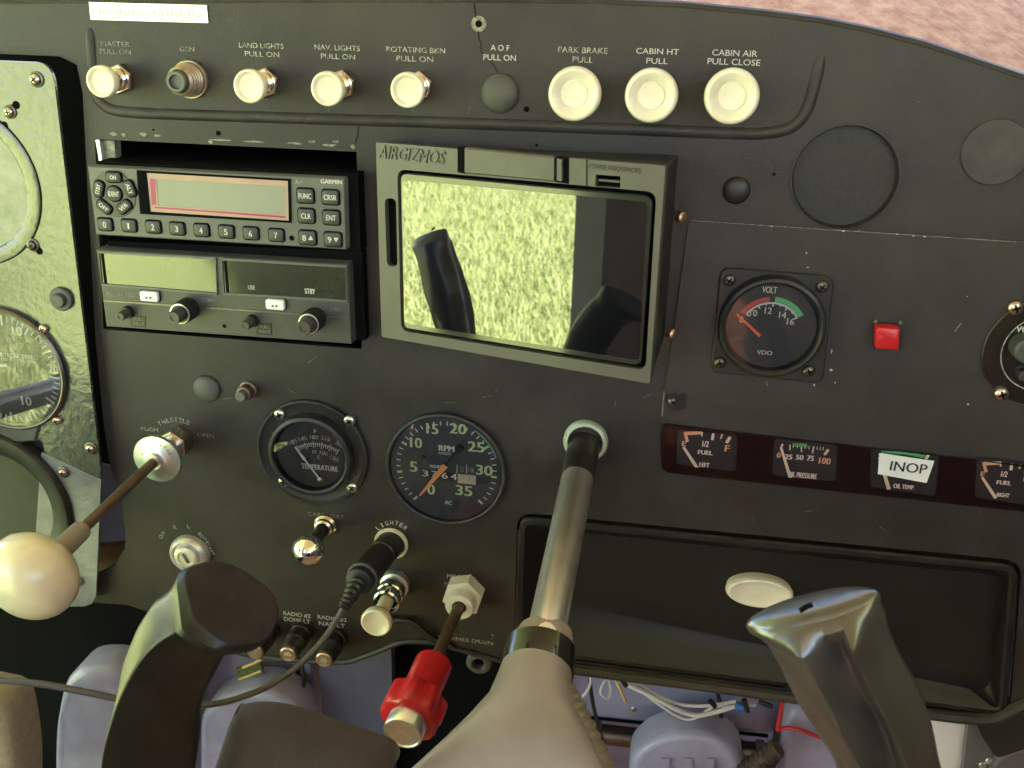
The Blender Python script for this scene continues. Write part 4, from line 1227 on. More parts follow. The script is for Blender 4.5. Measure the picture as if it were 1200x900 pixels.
# ================================================================== RIGHT HAND SUBPANEL
T = SUB = Thing('subpanel', 'plain dark plate carrying the voltmeter and red button', 'plate', 960, 400)
q = T.poly([(807, 258), (1320, 291), (1320, 566), (776, 494), (779, 455)])
MB().outline([(q, .0002), (q, .0018), (inset(q, .0004), .0022)]).build('plate', 'subpanel', T.o)
cx, cz = T.l(792, 469)
o = [(cx+rr*math.cos(a)*1.35*.0048, cz+rr*math.sin(a)*.0062) for a, rr in [(2*math.pi*k/18, rnd.uniform(.75, 1.25)) for k in range(18)]]
tp = MB().outline([(o, .0020), (o, .0027)]).build('torn_tape', 'tape', T.o)
screw(T.o, *T.l(788, 468), .0028, .0026, 'dark_steel')
mb = None
for x, y, w_, h_ in ((436, 113, 5, 6), (510, 400, 3, 14), (508, 455, 9, 7), (459, 498, 5, 7), (908, 555, 6, 6), (520, 492, 4, 4), (440, 155, 8, 2), (905, 240, 4, 3), (700, 58, 9, 3), (748, 63, 8, 3), (780, 66, 10, 3), (335, 36, 10, 3), (545, 49, 12, 4), (590, 48, 3, 3)):
    px, py = z6(x, y); k = T.sc(px, py)/2.5; cx, cz = T.l(px, py)
    o = [(cx+w_*.5*k*rnd.uniform(.6, 1.2)*math.cos(2*math.pi*i/7), cz+h_*.5*k*rnd.uniform(.6, 1.2)*math.sin(2*math.pi*i/7)) for i in range(7)]
    MB().outline([(o, .0020), (o, .0026)]).build('paint_chip', 'speck', T.o)
ribbon(T, [z6(872, 348), z6(880, 335), z6(892, 322)], 1.6, .0026, 'chip', 'scratch')
ribbon(T, [z6(320, 492), z6(323, 505)], 1.0, .0026, 'chip', 'scratch')
ribbon(T, [(778.4, 458), (776.6, 476), (776, 488)], 1.3, .0026, 'chip', 'worn_edge')
ribbon(T, [(810, 258.5), (900, 264.5), (1000, 271), (1100, 277.5), (1200, 284)], .8, .0024, 'faint_print', 'worn_edge')

# voltmeter
T = Thing('voltmeter', 'round VOLT gauge with red and green arcs in a square flange', 'gauge', 903, 379, .0025)
L6 = lambda x, y, h=0.0: T.l(*z6(x, y), h)
q = rquad([L6(186, 156), L6(518, 182), L6(484, 494), L6(156, 462)], .006, 4)
MB().outline([(q, 0), (q, .0020), (inset(q, .0006), .0026)]).build('flange', 'black', T.o)
for x, y in ((212, 196), (484, 215), (184, 437), (444, 462)):
    screw(T.o, *L6(x, y, .003), .0026, .0036, 'dark_steel', rot=rnd.uniform(0, 1.5))
MB().lathe([(.0300, .002), (.0300, .0085), (.0292, .0105), (.0276, .0112), (.0264, .0104), (.0252, .0072), (.0248, .0055)], 60).build('bezel', 'black', T.o)
hv = .0056
MB().lathe([(.0250, hv), (0, hv)], 48).build('dial', 'dial', T.o)
LV = lambda x, y: Vector(L6(x, y, hv))
pv = LV(330, 345)
def av(x, y):
    d = LV(x, y)-pv
    return math.atan2(d.y, d.x), d.length
(aL, rL), (aM, _), (aR_, _) = av(246, 283), av(328, 262), av(414, 303)
rv = (LV(328, 262)-pv).length
arc_band(T, pv.x, pv.y, rv-.0006, rv+.0004, aL, aR_, hv+.0003, 'print', 'scale_arc')
ticks(T, pv.x, pv.y, [(aL+(aR_-aL)*t, rv-(.0022 if i % 2 == 0 else .0012), rv, .0008) for i, t in enumerate((0, .12, .25, .38, .5, .63, .75, .88, 1))], hv+.0004, 'print', 'scale_mark')
arc_band(T, pv.x, pv.y, rv+.0008, rv+.0034, aL+.05, aL+(aR_-aL)*.44, hv+.0003, 'red_arc', 'red_arc')
arc_band(T, pv.x, pv.y, rv+.0006, rv+.0036, aL+(aR_-aL)*.52, aR_-.02, hv+.0003, 'green', 'green_arc')
for s_, x, y in (('8', 247, 311), ('10', 283, 292), ('12', 326, 285), ('14', 368, 298), ('16', 391, 317)):
    text(T, s_, *z6(x, y), 8.2 if len(s_) == 2 else 4.2, 8, hv+.0004, 'print', name='numeral', bold=.15)
text(T, 'VOLT', *z6(330, 224), 17, 8, hv+.0004, 'print', bold=.15)
text(T, 'VDO', *z6(315, 408), 18, 5.5, hv+.0004, 'print', bold=.2)
needle(T, z6(302, 360), z6(234, 296), .0018, .0010, hv+.0022, 'red_needle')
MB().lathe([(.0262, .0092), (.013, .0100), (0, .0102)], 40).build('glass', 'glass', T.o)

# red push button
T = Thing('push_button', 'small square red push button on the plain dark plate', 'button', *z6(677, 360), .0022)
L6 = lambda x, y, h=0.0: T.l(*z6(x, y), h)
q = rquad([L6(634, 318), L6(716, 322), L6(712, 396), L6(632, 392)], .0012, 3)
MB().outline([(q, 0), (q, .003), (inset(q, .0005), .0035)]).build('base', 'black', T.o)
q = rquad([L6(642, 333, .010), L6(714, 338, .010), L6(709, 403, .010), L6(639, 398, .010)], .0016, 4)
MB().outline([(q, .003), (q, .0088), (shrink(q, .0005), .0096), (shrink(q, .0012), .0100)]).build('button_cap', 'button_red', T.o)
q = [L6(640, 340, .0052), L6(644, 340, .0052), L6(641, 398, .0052), L6(637, 397, .0052)]
for x, y in ((640, 318), (712, 322)):
    MB().lathe([(.0011, .003), (.0011, .0042), (0, .0044)], 12, *L6(x, y, .004)).build('terminal', 'dark_steel', T.o)

# intercom at the right edge
T = Thing('intercom', 'round black intercom faceplate with bright screws at the right edge', 'intercom', 1222, 413, .0022)
rI = abs(T.l(1150, 413)[0])
MB().lathe([(rI, 0), (rI, .0010), (rI*.99, .0018), (0, .0018)], 72).build('faceplate', 'black_gloss', T.o)
MB().lathe([(rI*1.0, .0006), (rI*1.004, .0016), (rI*.992, .0021), (rI*.985, .0019)], 72).build('worn_edge', 'dark_steel', T.o)
MB().lathe([(rI*.70, .0016), (rI*.705, .0021), (rI*.688, .0021), (rI*.682, .0016)], 72).build('printed_ring', 'worn_print', T.o)
for x, y in ((1190, 361), (1174, 462)):
    screw(T.o, *T.l(x, y, .003), .0019, .0042, 'nickel')
text(T, 'VOL', 1201, 386, 20, 8, .0022, 'print', bold=.3)
MB().lathe([(.0075, .002), (.0072, .012), (.0060, .013), (0, .013)], 28, *T.l(1204, 410, .010)).build('volume_knob', 'rubber', T.o)
MB().lathe([(.0035, .002), (.0030, .006), (0, .006)], 20, *T.l(1200, 440, .005)).build('jack', 'dark_steel', T.o)

# ================================================================== GAUGE STRIP
T = STRIP = Thing('gauge_cluster', 'long dark maroon strip holding four small engine gauges', 'gauge strip', 990, 545)
zs = zoomed(780, 480, 2.857)
LS = lambda x, y, h=0.0: T.l(*zs(x, y), h)
fo = rquad([T.l(774, 497, .004), T.l(1330, 561, .004), T.l(1330, 614, .004), T.l(775, 553.5, .004)], .007, 5)
wins = {'fl': [(40, 66), (242, 86), (236, 210), (36, 186)], 'op': [(362, 98), (578, 120), (572, 246), (358, 222)], 'ot': [(688, 130), (918, 152), (906, 294), (684, 262)], 'fr': [(1042, 162), (1262, 186), (1252, 330), (1034, 296)]}
hq = [rquad([LS(x, y, .0040) for x, y in wins[k]], .003, 4) for k in wins]
MB().plate(fo, hq, .0040, 0).build('strip_cover', 'maroon', T.o)
MB().outline([(inset(fo, .001), .0001), (inset(fo, .001), .0006)]).build('strip_back', 'black', T.o)
hs = .0028
for k in wins:
    c_ = [LS(x, y, hs) for x, y in wins[k]]
    c_ = inset(c_, -.0015)
    MB().outline([(c_, .0006), (c_, hs)]).build('dial', 'dial', T.o)
gq = inset(fo, .0008)
MB().add([(x, -.0048, z) for x, z in gq], [tuple(range(len(gq)))]).build('cover_glass', 'strip_glass', T.o)
def S(s_, x, y, w_, h_, m='bright_print', rot=0, bold=.35, name='lettering'):
    text(T, s_, *zs(x, y), w_/2.857, h_/2.857, hs+.0003, m, rot=rot, bold=bold, name=name)
def band(q, m, name='scale_arc', h=.0003):
    o = [LS(x, y, hs) for x, y in q]
    MB().outline([(o, hs), (o, hs+h)]).build(name, m, T.o)
def bar(a, b, w_, m='cream', name='scale_mark'):
    needle(T, zs(*a), zs(*b), w_*.00017, w_*.00017, hs+.0004, m, th=.0003, name=name)
for dx, dy, nm in ((0, 0, 'LEFT'), (1000, 101, 'RIGHT')):
    f = lambda x, y: (x+dx, y+dy)
    band([f(62, 74), f(122, 72), f(122, 82), f(72, 85)], 'orange_arc')
    band([f(60, 76), f(70, 76), f(78, 106), f(68, 110)], 'orange_arc')
    bar(f(122, 74), f(122, 90), 4); bar(f(160, 80), f(156, 102), 9); bar(f(190, 82), f(184, 98), 5); bar(f(216, 92), f(204, 112), 11)
    S('E', *f(62, 114), 12, 18, 'orange_arc'); S('F', *f(207, 130), 16, 24, 'orange_arc'); S('1/2', *f(134, 115), 20, 22)
    S('FUEL', *f(133, 144), 48, 16); S(nm, *f(130, 185), 32 if nm == 'LEFT' else 42, 16, bold=.3)
    needle(T, zs(*f(106, 196)), zs(*f(60, 126)), .0020, .0014, hs+.0010, 'cream')
band([(425, 112), (474, 114), (474, 126), (425, 122)], 'green', 'green_arc')
for a, b, w_ in (((392, 116), (386, 130), 6), ((416, 118), (416, 136), 4), ((455, 124), (455, 142), 4), ((496, 124), (492, 146), 5), ((545, 134), (532, 152), 9)):
    bar(a, b, w_)
for x in (428, 442, 468, 481, 508, 518, 528):
    bar((x, 120+(x-428)*.06), (x-1, 128+(x-428)*.08), 2.4)
for s_, x, y, w_, h_ in (('0', 379, 153, 12, 20), ('25', 412, 158, 24, 18), ('50', 449, 160, 24, 19), ('75', 485, 163, 22, 20), ('100', 533, 172, 38, 24)):
    S(s_, x, y, w_, h_, 'orange_arc' if s_ in ('0', '100') else 'bright_print', name='numeral')
S('OIL PRESSURE', 458, 220, 96, 20, bold=.25)
needle(T, zs(418, 230), zs(386, 126), .0020, .0014, hs+.0010, 'cream')
band([(722, 138), (800, 140), (878, 154), (878, 164), (800, 150), (722, 146)], 'green', 'green_arc')
bar((716, 148), (722, 160), 8); bar((880, 152), (872, 166), 9)
S('OIL TEMP.', 798, 258, 70, 17, bold=.25)
needle(T, zs(748, 268), zs(716, 160), .0022, .0016, hs+.0010, 'cream')
# INOP label stuck on the cover
T = Thing('inop_label', 'white paper sticker reading INOP over the oil temperature gauge', 'sticker', *zs(805, 195), .0050)
q = [T.l(*zs(x, y), .0006) for x, y in ((716, 146), (900, 173), (874, 246), (711, 216))]
MB().outline([(q, 0), (q, .0005)]).build('paper', 'paper', T.o)
text(T, 'INOP', *zs(814, 194), 124/2.857, 38/2.857, .0008, 'dark_print', bold=.25, rot=-.02)
# ================================================================== CONTROL YOKE
T = YOKE = Thing('control_yoke', 'control yoke with steel shaft, tan hub and two black horn grips', 'yoke', 685, 520)
def yw(px, py, h): return P(px, py, h)-T.loc
gr_ = 26*T.sc(685, 518)
MB().lathe([(gr_, 0), (gr_, .0030), (gr_*.94, .0045), (gr_*.80, .0048), (gr_*.76, .0030), (gr_*.74, 0)], 44, *T.l(686, 518, .003)).build('shaft_grommet', mat('pale_nylon', (.42, .46, .36), .45, var=.2, vscale=120), T.o)
s0, s1_ = Vector((0, .004, 0)), yw(640, 742, .152)
MB().tube([s0, s0.lerp(s1_, .5), s0.lerp(s1_, 1.03)], .0097, 36).build('shaft', mat('shaft_steel', (.92, .90, .88), .30, metal=.92, base2=(.70, .65, .61), vscale=28, bump=.05, bscale=500), T.o)
sm = s0.lerp(s1_, .34); sd = (s1_-s0).normalized()
tape_q = [sm+Vector((-.0060, -.0080, .003)), sm+Vector((.0030, -.0094, .0062)), sm+Vector((.0036, -.0098, .0044)), sm+Vector((-.0056, -.0088, -.0004))]
MB().tube([s0.lerp(s1_, .02), s0.lerp(s1_, .05), s0.lerp(s1_, .20), s0.lerp(s1_, .24)], [.0098, .01005, .01005, .0098], 36).build('worn_sleeve', 'dark_steel', T.o)

def sect(px, py, hw, h, tz, tilt=0.0, ydir=(0, 1, 0), n=40, mod=None, power=1.0, k=None):
    C = yw(px, py, h); s_ = scale_at(px, py, h)
    X = Vector((math.cos(R(tilt)), 0, math.sin(R(tilt)))); Y = Vector(ydir).normalized()
    out = []
    for i in range(n):
        a = 2*math.pi*i/n
        c_, sn = math.cos(a), math.sin(a)
        c_ = math.copysign(abs(c_)**power, c_); sn = math.copysign(abs(sn)**power, sn)
        q = 1.0 if mod is None else mod(a)
        out.append(C+X*(hw*s_*c_*q)+Y*(tz*sn*q))
    return out
N_ = (0, -.22, 1)
MB().rings([sect(641, 738, 22, .148, .008, 0, N_), sect(640, 739, 31, .149, .0105, 0, N_), sect(638, 746, 34, .152, .0120, 0, N_), sect(634, 760, 38.5, .157, .0135, 0, N_), sect(631, 775, 40.5, .162, .0142, 0, N_)]).build('hub_collar', 'tan', T.o)
MB().rings([sect(633.5, 757, 38, .1565, .0135, 0, N_), sect(633.5, 758, 41, .157, .0148, 0, N_), sect(629.5, 786, 43.5, .166, .0158, 0, N_), sect(629.5, 787, 40, .1665, .0150, 0, N_)]).build('hub_band', 'black_gloss', T.o)
MB().rings([sect(630, 780, 41, .164, .0150, 0, N_), sect(625, 800, 43.5, .172, .0165, 0, N_), sect(622, 829, 52, .182, .0190, 0, N_, power=.92), sect(618, 862, 75, .193, .0220, 0, N_, power=.88),
            sect(609, 900, 102, .204, .0240, 0, N_, power=.85), sect(604, 950, 148, .213, .0240, 0, N_, power=.82), sect(600, 1000, 190, .218, .0220, 0, N_, power=.82), sect(600, 1030, 185, .220, .0180, 0, N_, power=.82)]).build('hub', 'tan', T.o, 60)

def ridge(pairs, base=1.0):
    def f(a):
        v = base
        for ratio, amp, wid in pairs:
            ac = -math.acos(max(-1, min(1, ratio)))          # front side of the ring
            d = (a-ac+math.pi) % (2*math.pi)-math.pi
            v += amp*math.exp(-(d/wid)**2)
        return v
    return f
def corner_ring(corners, seg=5):                 # corners: (x, y, rounding) normalised; closed ring
    out = []; n = len(corners)
    for i, (x, y, d) in enumerate(corners):
        p = Vector((x, y)); a = Vector(corners[i-1][:2])-p; b = Vector(corners[(i+1) % n][:2])-p
        p0, p1 = p+a*min(.48, d), p+b*min(.48, d)
        for k in range(seg+1):
            t = k/seg
            out.append((1-t)**2*p0+2*t*(1-t)*p+t*t*p1)
    return out
def psect(px, py, hw, h, tz, tilt, corners, blend=0.0, ydir=(0, 1, .1)):
    C = yw(px, py, h); s_ = scale_at(px, py, h)
    X = Vector((math.cos(R(tilt)), 0, math.sin(R(tilt)))); Y = Vector(ydir).normalized()
    out = []
    for q in corner_ring(corners):
        e = q.normalized() if q.length > 1e-6 else q
        v = q.lerp(e, blend)
        out.append(C+X*(hw*s_*v.x)+Y*(tz*v.y))
    return out
from mathutils import noise as mnoise
def smooth_rings(G, n=4):
    out = []
    for i in range(len(G)-1):
        g0, g1, g2, g3 = G[max(i-1, 0)], G[i], G[i+1], G[min(i+2, len(G)-1)]
        for k in range(n):
            t = k/n
            out.append([.5*((2*b)+(c-a)*t+(2*a-5*b+4*c-d)*t*t+(3*b-a-3*c+d)*t**3) for a, b, c, d in zip(g0, g1, g2, g3)])
    out.append(G[-1])
    return out
def wrinkle(G, amp, sc_, stretch=(1, 1, .45)):
    out = []
    for g in G:
        c = sum(g, Vector())/len(g)
        row = []
        for p in g:
            q = Vector((p.x*stretch[0], p.y*stretch[1], p.z*stretch[2]))*sc_
            v = mnoise.noise(q)+.5*mnoise.noise(q*2.1)
            r_ = 1-abs(mnoise.noise(q*.8+Vector((3, 7, 1))))*2
            row.append(p+(p-c).normalized()*amp*(v*.6+max(0, r_)*.7))
        out.append(row)
    return out
def left_c(rt):
    return [(-1, .15, .3), (rt, -1.02, .07), (rt*.4+.35, -.80, .35), (1, -.25, .35), (.62, .85, .4), (-.5, .9, .4)]
G = []
for px, py, hw, h, tz, tilt, rt, bl in ((182, 1010, 54, .244, .0140, 0, -.92, 0), (182, 960, 56, .247, .0150, 0, -.92, 0), (182, 900, 56, .250, .0155, 0, -.92, 0), (184, 860, 57, .251, .0158, 0, -.84, 0), (187, 825, 57, .252, .0160, 0, -.72, 0), (193, 795, 60, .253, .0162, -2, -.60, 0),
                                (203, 768, 63, .254, .0165, -5, -.50, 0), (214, 746, 63, .255, .0160, -10, -.44, .05), (227, 731, 62, .256, .0155, -16, -.40, .15), (243, 721, 62, .257, .0155, -22, -.36, .3)):
    G.append(psect(px+1, py, hw*.95, h, tz*.95, tilt, left_c(rt), bl))
yd = (0, 1, .18)
lipc = [(-1, .2, .3), (-.35, -1.05, .10), (.35, -1.12, .35), (.98, -.45, .35), (.8, .7, .4), (-.5, .9, .4)]
capc = [(-1, .2, .3), (-.3, -.78, .15), (.35, -.92, .35), (.98, -.35, .35), (.8, .8, .4), (-.5, .95, .4)]
G += [psect(255, 716, 66, .2572, .0170, -25, lipc, .0, yd), psect(261, 709, 68.5, .2576, .0176, -26, lipc, .05, yd)]
G = wrinkle(smooth_rings(G, 4), .0009, 70)
G += [psect(266, 707, 67.5, .2578, .0192, -26, capc, .25, yd), psect(267, 705.5, 65, .2578, .0188, -26, capc, .25, yd)]
gl1 = MB().rings(G).build('horn_grip', 'leather', T.o, 34)
C0 = [psect(267, 705.6, 65.2, .2578, .0188, -26, capc, .25, yd), psect(267, 703.6, 58, .2578, .0168, -26, capc, .4, yd), psect(268, 703.2, 30, .2578, .009, -26, capc, .6, yd), psect(268, 704, 2, .2578, .001, -26, capc, 1, yd)]
MB().rings(smooth_rings(C0, 3)).build('end_cap', 'end_cap', gl1, 60)
def right_c(i):
    g = .10*math.sin(i*1.7)
    return [(-1, .1, .3), (-.76, -.34+g, .35), (-.36, -1.05, .12), (-.05, -.66-g, .4), (.20, -.48+g, .30), (.38, -1.12, .08), (.60, -.50, .35), (1, -.05, .3), (.55, .9, .4), (-.5, .9, .4)]
G = []
for i, (px, py, hw, h, tz, tilt, bl) in enumerate(((1072, 1010, 56, .244, .0140, 4, 0), (1060, 960, 58, .247, .0150, 6, 0), (1040, 895, 61, .250, .0185, 8, 0), (1030, 868, 65, .251, .0188, 12, 0), (1018, 841, 69, .252, .0190, 15, 0), (1006, 816, 71, .253, .0185, 16, 0), (995, 793, 71, .254, .0178, 15, 0), (982, 769, 70, .255, .0170, 16, 0), (970, 747, 72, .256, .0165, 18, .05), (960, 730, 77, .257, .0158, 21, .3))):
    G.append(psect(px, py, hw, h, tz, tilt, right_c(i), bl, (0, 1, .05)))
yd = (0, 1, 0)
topc = [(-1, .1, .3), (-.7, -.72, .4), (-.3, -.98, .4), (.0, -1.0, .4), (.25, -.98, .4), (.45, -.9, .4), (.72, -.7, .4), (1, -.05, .3), (.55, .9, .4), (-.5, .9, .4)]
G = wrinkle(smooth_rings(G, 4), .0011, 60)
G += [psect(953, 722, 81, .2573, .0120, 24, topc, .2, yd), psect(951, 716, 82, .2576, .0100, 24, topc, .3, yd), psect(951, 713, 81, .2577, .0085, 24, topc, .3, yd)]
gl2 = MB().rings(G).build('horn_grip', 'grip', T.o, 42)
C0 = [psect(951, 713.2, 80.8, .2577, .0084, 24, topc, .3, yd), psect(951, 708.5, 74, .2577, .0072, 24, topc, .4, yd), psect(951, 705, 50, .2577, .005, 24, topc, .6, yd), psect(951, 704, 3, .2577, .0006, 24, topc, 1, yd)]
MB().rings(smooth_rings(C0, 3)).build('end_cap', 'grip', gl2, 60)
q = [yw(937, 716, .266), yw(945, 711, .2655), yw(952, 708.5, .265)]
MB().tube(q, .0009, 8).build('cap_split', 'void', gl2)
MB().tube(spline([yw(596, 1020, .218), yw(420, 1045, .226), yw(260, 1040, .236), yw(184, 985, .245)], 8), .0125, 20).build('arm', 'black', T.o)
MB().tube(spline([yw(596, 1020, .218), yw(800, 1050, .226), yw(980, 1050, .236), yw(1066, 985, .245)], 8), .0125, 20).build('arm', 'black', T.o)
# ribbed tan conduit under the hub
cp = spline([yw(655, 800, .120), yw(672, 830, .128), yw(690, 868, .140), yw(712, 915, .155), yw(720, 960, .17)], 10)
MB().tube(cp, [.0072*(1.0 if i % 3 else .86) for i in range(len(cp))], 22).build('ribbed_conduit', 'tan', T.o, 25)

# the pilot's own yoke, left of the picture, seen only as a reflection in the navigator
r_ = YOKE.o.copy(); col.objects.link(r_)
r_.location = YOKE.loc+Vector((-.435, .005, -.013))
r_['label'] = 'second yoke in front of the flight plate, mirrored in the navigator screen'
for ch in list(YOKE.o.children):
    c_ = ch.copy(); col.objects.link(c_); c_.parent = r_
    for g_ in list(ch.children):
        d_ = g_.copy(); col.objects.link(d_); d_.parent = c_

# padded cover on the left arm
T = Thing('padded_cover', 'dark brown suede pad with stitched edge lying in front of the yoke arm', 'pad', 360, 960, .232)
o = T.poly([(246, 1040), (250, 920), (257, 890), (266, 862), (277, 832), (292, 824), (318, 822), (352, 828), (392, 842), (430, 855), (456, 864), (467, 874), (468, 886), (456, 900), (446, 930), (450, 1040)], -.004)
o = [tuple(v) for v in spline([Vector(p) for p in o]+[Vector(o[0])], 4)[:-1]]
MB().outline([(inset(o, .004), -.008), (o, -.004), (inset(o, .0006), .002), (shrink(o, .002), .006), (shrink(o, .006), .009), (shrink(o, .012), .0105)]).build('pad', 'suede', T.o, 60)
for i in range(15):
    x, y = 278-i*2.0-(.0 if i < 4 else 0), 833+i*5.6
    cx, cz = T.l(x+1.5, y, -.002)
    MB().lathe([(.0009, -.006), (.0013, -.003), (.0009, .001), (0, .0014)], 8, cx, cz).build('stitch', 'suede', T.o)

# ================================================================== UNDER THE PANEL
def sheet(name, label, cat, pts, h, th, m, group=None, r=.0, soft=0.0):
    cx = sum(p[0] for p in pts)/len(pts); cy = sum(p[1] for p in pts)/len(pts)
    T = Thing(name, label, cat, cx, cy, h, group=group)
    q = T.poly(pts)
    if r: q = rquad(q, r, 5)
    mb = MB()
    if soft:
        mb.outline([(q, -th), (q, -soft), (inset(q, soft*.3), -soft*.35), (inset(q, soft), 0)])
    else:
        mb.outline([(q, -th), (q, 0)])
    mb.build('sheet', m, T.o, 45)
    return T
sheet('boot_cover', 'black vinyl boot hanging below the flight plate', 'boot', [(-130, 690), (112, 696), (150, 700), (190, 712), (225, 735), (235, 790), (200, 960), (-130, 980)], -.012, .012, 'void', r=.01)
sheet('side_console', 'slate blue metal panel under the circuit breakers', 'panel', [(372, 758), (458, 740), (462, 930), (385, 930)], -.030, .010, 'blue_grey')
T = sheet('dark_void_sheet', 'near black sheet for the dark void behind the mixture knob', 'panel', [(459, 730), (612, 750), (612, 960), (448, 960)], -.045, .010, 'void')  # black sheet, the shade of the open void put into its colour
T = sheet('lower_bracket', 'lavender bracket plate behind the circuit breakers', 'bracket', [(228, 740), (362, 756), (372, 930), (228, 930)], -.040, .006, 'lavender')
for x, y in ((267, 804), (345, 800)):
    screw(T.o, *T.l(x, y, .001), .0005, .0034, 'steel')
sw = T.poly([(338, 786), (346, 786), (348, 806), (357, 818), (354, 830), (338, 822)], .006)
MB().outline([(sw, 0), (sw, .006)]).build('switch_lever', 'black', T.o)
T = Thing('circuit_board', 'green circuit board edge with yellow wires below the breakers', 'circuit board', 290, 786, -.02)
q = T.poly([(276, 784), (304, 776), (312, 798), (282, 806)])
MB().outline([(q, -.002), (q, 0)]).build('board', mat('green_board', (.03, .06, .03), .4, base2=(.20, .17, .06), vscale=300), T.o)
MB().tube([T.l3(285, 782, .004), T.l3(296, 778, .006), T.l3(312, 770, .004)], .0012, 8).build('wire', 'yellow_wire', T.o)
MB().tube([T.l3(280, 796, .004), T.l3(292, 792, .005), T.l3(306, 786, .004)], .0010, 8).build('wire', 'yellow_wire', T.o)

def pedal(label, pts, h, th, m='lavender', ribs=0):
    cx = sum(p[0] for p in pts)/len(pts); cy = max(p[1] for p in pts)
    T = Thing('rudder_pedal', label, 'pedal', cx, cy, h, group='lavender rudder pedals under the panel')
    q = T.poly(pts)
    q = [tuple(v) for v in spline([Vector(p) for p in q]+[Vector(q[0])], 5)[:-1]]
    MB().outline([(q, -th), (q, -.006), (shrink(q, .0015), -.0025), (shrink(q, .004), 0), (shrink(q, .007), -.0008), (shrink(q, .010), -.0010)]).build('pad', m, T.o, 60)
    q2 = T.poly([(cx-20, cy-30), (cx+20, cy-30), (cx+20, cy+60), (cx-20, cy+60)], -th)
    MB().outline([(q2, -th-.02), (q2, -th+.001)]).build('arm', m, T.o)
    return T
pedal('tall lavender rudder pedal beside the left horn grip', [(62, 1000), (62, 880), (66, 835), (74, 803), (88, 788), (106, 784), (128, 786), (142, 800), (150, 840), (152, 1000)], .02, .03)
pedal('lavender rudder pedal half hidden by the brown pad', [(235, 1000), (232, 880), (236, 838), (262, 818), (300, 810), (330, 820), (352, 842), (360, 900), (360, 1000)], .0, .03)
T = pedal('round topped lavender rudder pedal between the tan hub and right horn', [(735, 1000), (736, 910), (748, 882), (775, 866), (805, 861), (838, 866), (862, 882), (872, 910), (874, 1000)], -.03, .03)
for x in (780, 806, 832):
    q = T.poly([(x-5, 890), (x+5, 890), (x+6, 1000), (x-6, 1000)], .0015)
    MB().outline([(q, -.002), (q, .0012)]).build('tread_rib', 'lavender', T.o)
pedal('narrow lavender rudder pedal behind the red wire', [(910, 1000), (914, 900), (922, 845), (945, 828), (985, 830), (1010, 850), (1020, 1000)], -.05, .03)
sheet('heater_duct', 'lavender heater duct crossing under the glovebox', 'duct', [(640, 740), (960, 776), (960, 866), (830, 858), (640, 838)], -.085, .03, 'lavender', r=.012, soft=.006)
DUCT = [o for o in bpy.data.objects if o.name.startswith('heater_duct')][0]
TD = Thing.__new__(Thing); TD.o = DUCT; TD.loc = Vector(DUCT.location); TD.ax = Vector((1, 0, 0)); TD.n = Vector((0, -1, 0)); TD.rotz = 0
for x, y in ((684, 800), (742, 808), (800, 815), (858, 822), (912, 829)):
    MB().lathe([(.0026, -.001), (.0024, .0008), (.0012, .0015), (0, .0016)], 14, *TD.l(x, y+24, .001)).build('rivet', 'steel', DUCT)
MB().outline([(TD.poly([(668, 838), (900, 862), (900, 864), (668, 840)]), -.002), (TD.poly([(668, 838), (900, 862), (900, 864), (668, 840)]), .0006)]).build('seam', 'void', DUCT)
sheet('white_door_pad', 'pale grey kick pad under the right end of the panel', 'pad', [(1050, 820), (1120, 828), (1138, 850), (1143, 880), (1130, 960), (1050, 960)], -.03, .01, 'paper', r=.01, soft=.003)
T = sheet('side_trim', 'grey metal trim with two rivets in the lower right corner', 'trim', [(1136, 838), (1160, 850), (1170, 960), (1122, 960)], -.022, .006, mat('grey_trim', (.16, .16, .18), .35, metal=.4), r=.003)
for x, y in ((1160, 893), (1152, 898)):
    MB().lathe([(.0028, 0), (.0022, .0012), (0, .0018)], 14, *T.l(x, y, .001)).build('rivet', 'alu', T.o)
sheet('panel_foot', 'black lower corner gusset under the right end of the panel', 'gusset', [(1140, 838), (1260, 800), (1260, 870), (1200, 878), (1168, 889), (1150, 862)], -.008, .006, 'black', r=.004)
sheet('cowl_vent', 'dark grey rounded vent cover below the black gusset', 'cover', [(1160, 905), (1170, 888), (1200, 876), (1270, 868), (1270, 960), (1155, 960)], -.016, .012, mat('mauve_grey', (.10, .085, .10), .5, var=.1), r=.012, soft=.003)
T = sheet('trouser_leg', 'beige cloth fold in the lower left corner', 'cloth', [(-60, 815), (4, 828), (12, 860), (18, 900), (20, 980), (-60, 980)], .10, .03, 'fabric', r=.01, soft=.008)

T = Thing('rudder_tube', 'dark steel cross tube behind the rudder pedals', 'tube', 800, 872, -.11)
MB().tube([T.l3(640, 852, 0), T.l3(800, 872, 0), T.l3(1090, 905, 0)], .0085, 18).build('tube_run', 'dark_steel', T.o)
for x, y in ((700, 860), (890, 883)):
    MB().tube([T.l3(x-5, y-.5, 0), T.l3(x+5, y+.5, 0)], .0112, 18).build('clamp', 'steel', T.o)
for k, (lab, pts) in enumerate((('black control cable sagging beside the tan hub', [(690, 780, 0), (694, 820, .004), (704, 860, .006), (722, 920, .004)]),
                   ('black cable dropping from the wire ties', [(838, 805, 0), (846, 832, .004), (842, 856, .004), (850, 910, 0)]),
                   ('dark cable behind the slate blue panel edge', [(352, 770, 0), (356, 800, .004), (350, 830, .004), (356, 920, 0)]))):
    T = Thing('control_cable', lab, 'cable', pts[0][0], pts[0][1], -.062 if k < 2 else -.028)
    MB().tube(spline([T.l3(*p) for p in pts], 6), .0016, 8).build('cable_run', 'black', T.o)
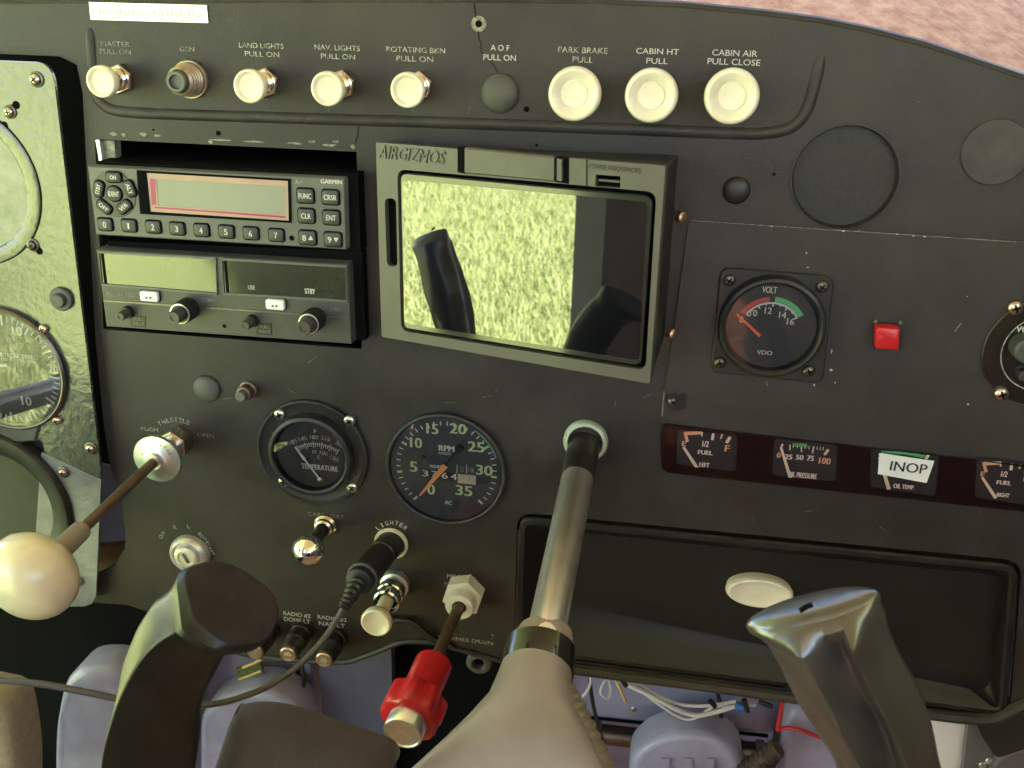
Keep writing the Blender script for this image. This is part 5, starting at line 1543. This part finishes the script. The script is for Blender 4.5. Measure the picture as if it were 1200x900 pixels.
# loose wiring in front of the duct
T = Thing('wire_bundle', 'loose white wires with a blue connector hanging under the glovebox', 'wires', 780, 800, -.05)
W = lambda pts: spline([T.l3(*p) for p in pts], 6)
MB().tube(W([(668, 822, .004), (684, 815, .010), (692, 800, .006), (690, 788, 0)]), .0011, 8).build('wire', 'white_wire', T.o)
MB().tube(W([(720, 786, 0), (708, 800, .008), (704, 812, .012), (712, 818, .01), (716, 806, .006), (710, 790, 0)]), .0011, 8).build('wire', 'white_wire', T.o)
MB().tube(W([(712, 790, 0), (730, 800, .006), (760, 814, .010), (790, 830, .012), (815, 838, .010), (840, 834, .008), (868, 826, .006), (885, 826, .002)]), .0018, 8).build('wire', 'white_wire', T.o)
MB().tube(W([(726, 792, 0), (752, 803, .004), (778, 818, .006), (800, 826, .008), (830, 827, .008), (862, 822, .006), (880, 824, .002)]), .0013, 8).build('wire', 'white_wire', T.o)
MB().tube(W([(740, 800, 0), (770, 824, .008), (800, 842, .008), (818, 840, .008), (838, 828, .006), (875, 828, .004)]), .0010, 8).build('wire', 'white_wire', T.o)
MB().tube(W([(722, 798, .006), (728, 810, .010), (733, 822, .006)]), .0012, 8).build('wire', 'yellow_wire', T.o)
MB().tube([T.l3(862, 827, .010), T.l3(872, 829, .010)], .0034, 12).build('connector', 'blue_tag', T.o)
for a in ((872, 820, 876, 834), (832, 821, 838, 828), (890, 822, 905, 828), (728, 796, 734, 804)):
    MB().tube([T.l3(a[0], a[1], .012), T.l3(a[2], a[3], .012)], .0020, 8).build('tie', 'black', T.o)
T = Thing('red_wire', 'bright red wire hanging with a kink near the right horn', 'wire', 915, 845, -.045)
MB().tube([T.l3(918, 812, 0), T.l3(915, 835, .004), T.l3(911, 857, .004)], .0017, 8).build('wire', 'red_wire', T.o)
MB().tube(spline([T.l3(911, 857, .0035), T.l3(922, 853, .004), T.l3(940, 856, .004), T.l3(955, 862, .0), T.l3(980, 870, 0)], 4), .0016, 8).build('wire', 'red_wire', T.o)
MB().tube([T.l3(911, 855, .0035), T.l3(909, 872, .002), T.l3(903, 905, 0)], .0028, 10).build('sleeve', 'black', T.o)
T = Thing('flexible_hose', 'dark ribbed hose beside the red wire', 'hose', 880, 900, -.03)
hp = [T.l3(850, 920, 0).lerp(T.l3(912, 876, .0), i/24) for i in range(25)]
MB().tube(hp, [.0075 if i % 2 else .0062 for i in range(25)], 18).build('hose_wall', mat('brown_hose', (.05, .035, .028), .5), T.o, 25)
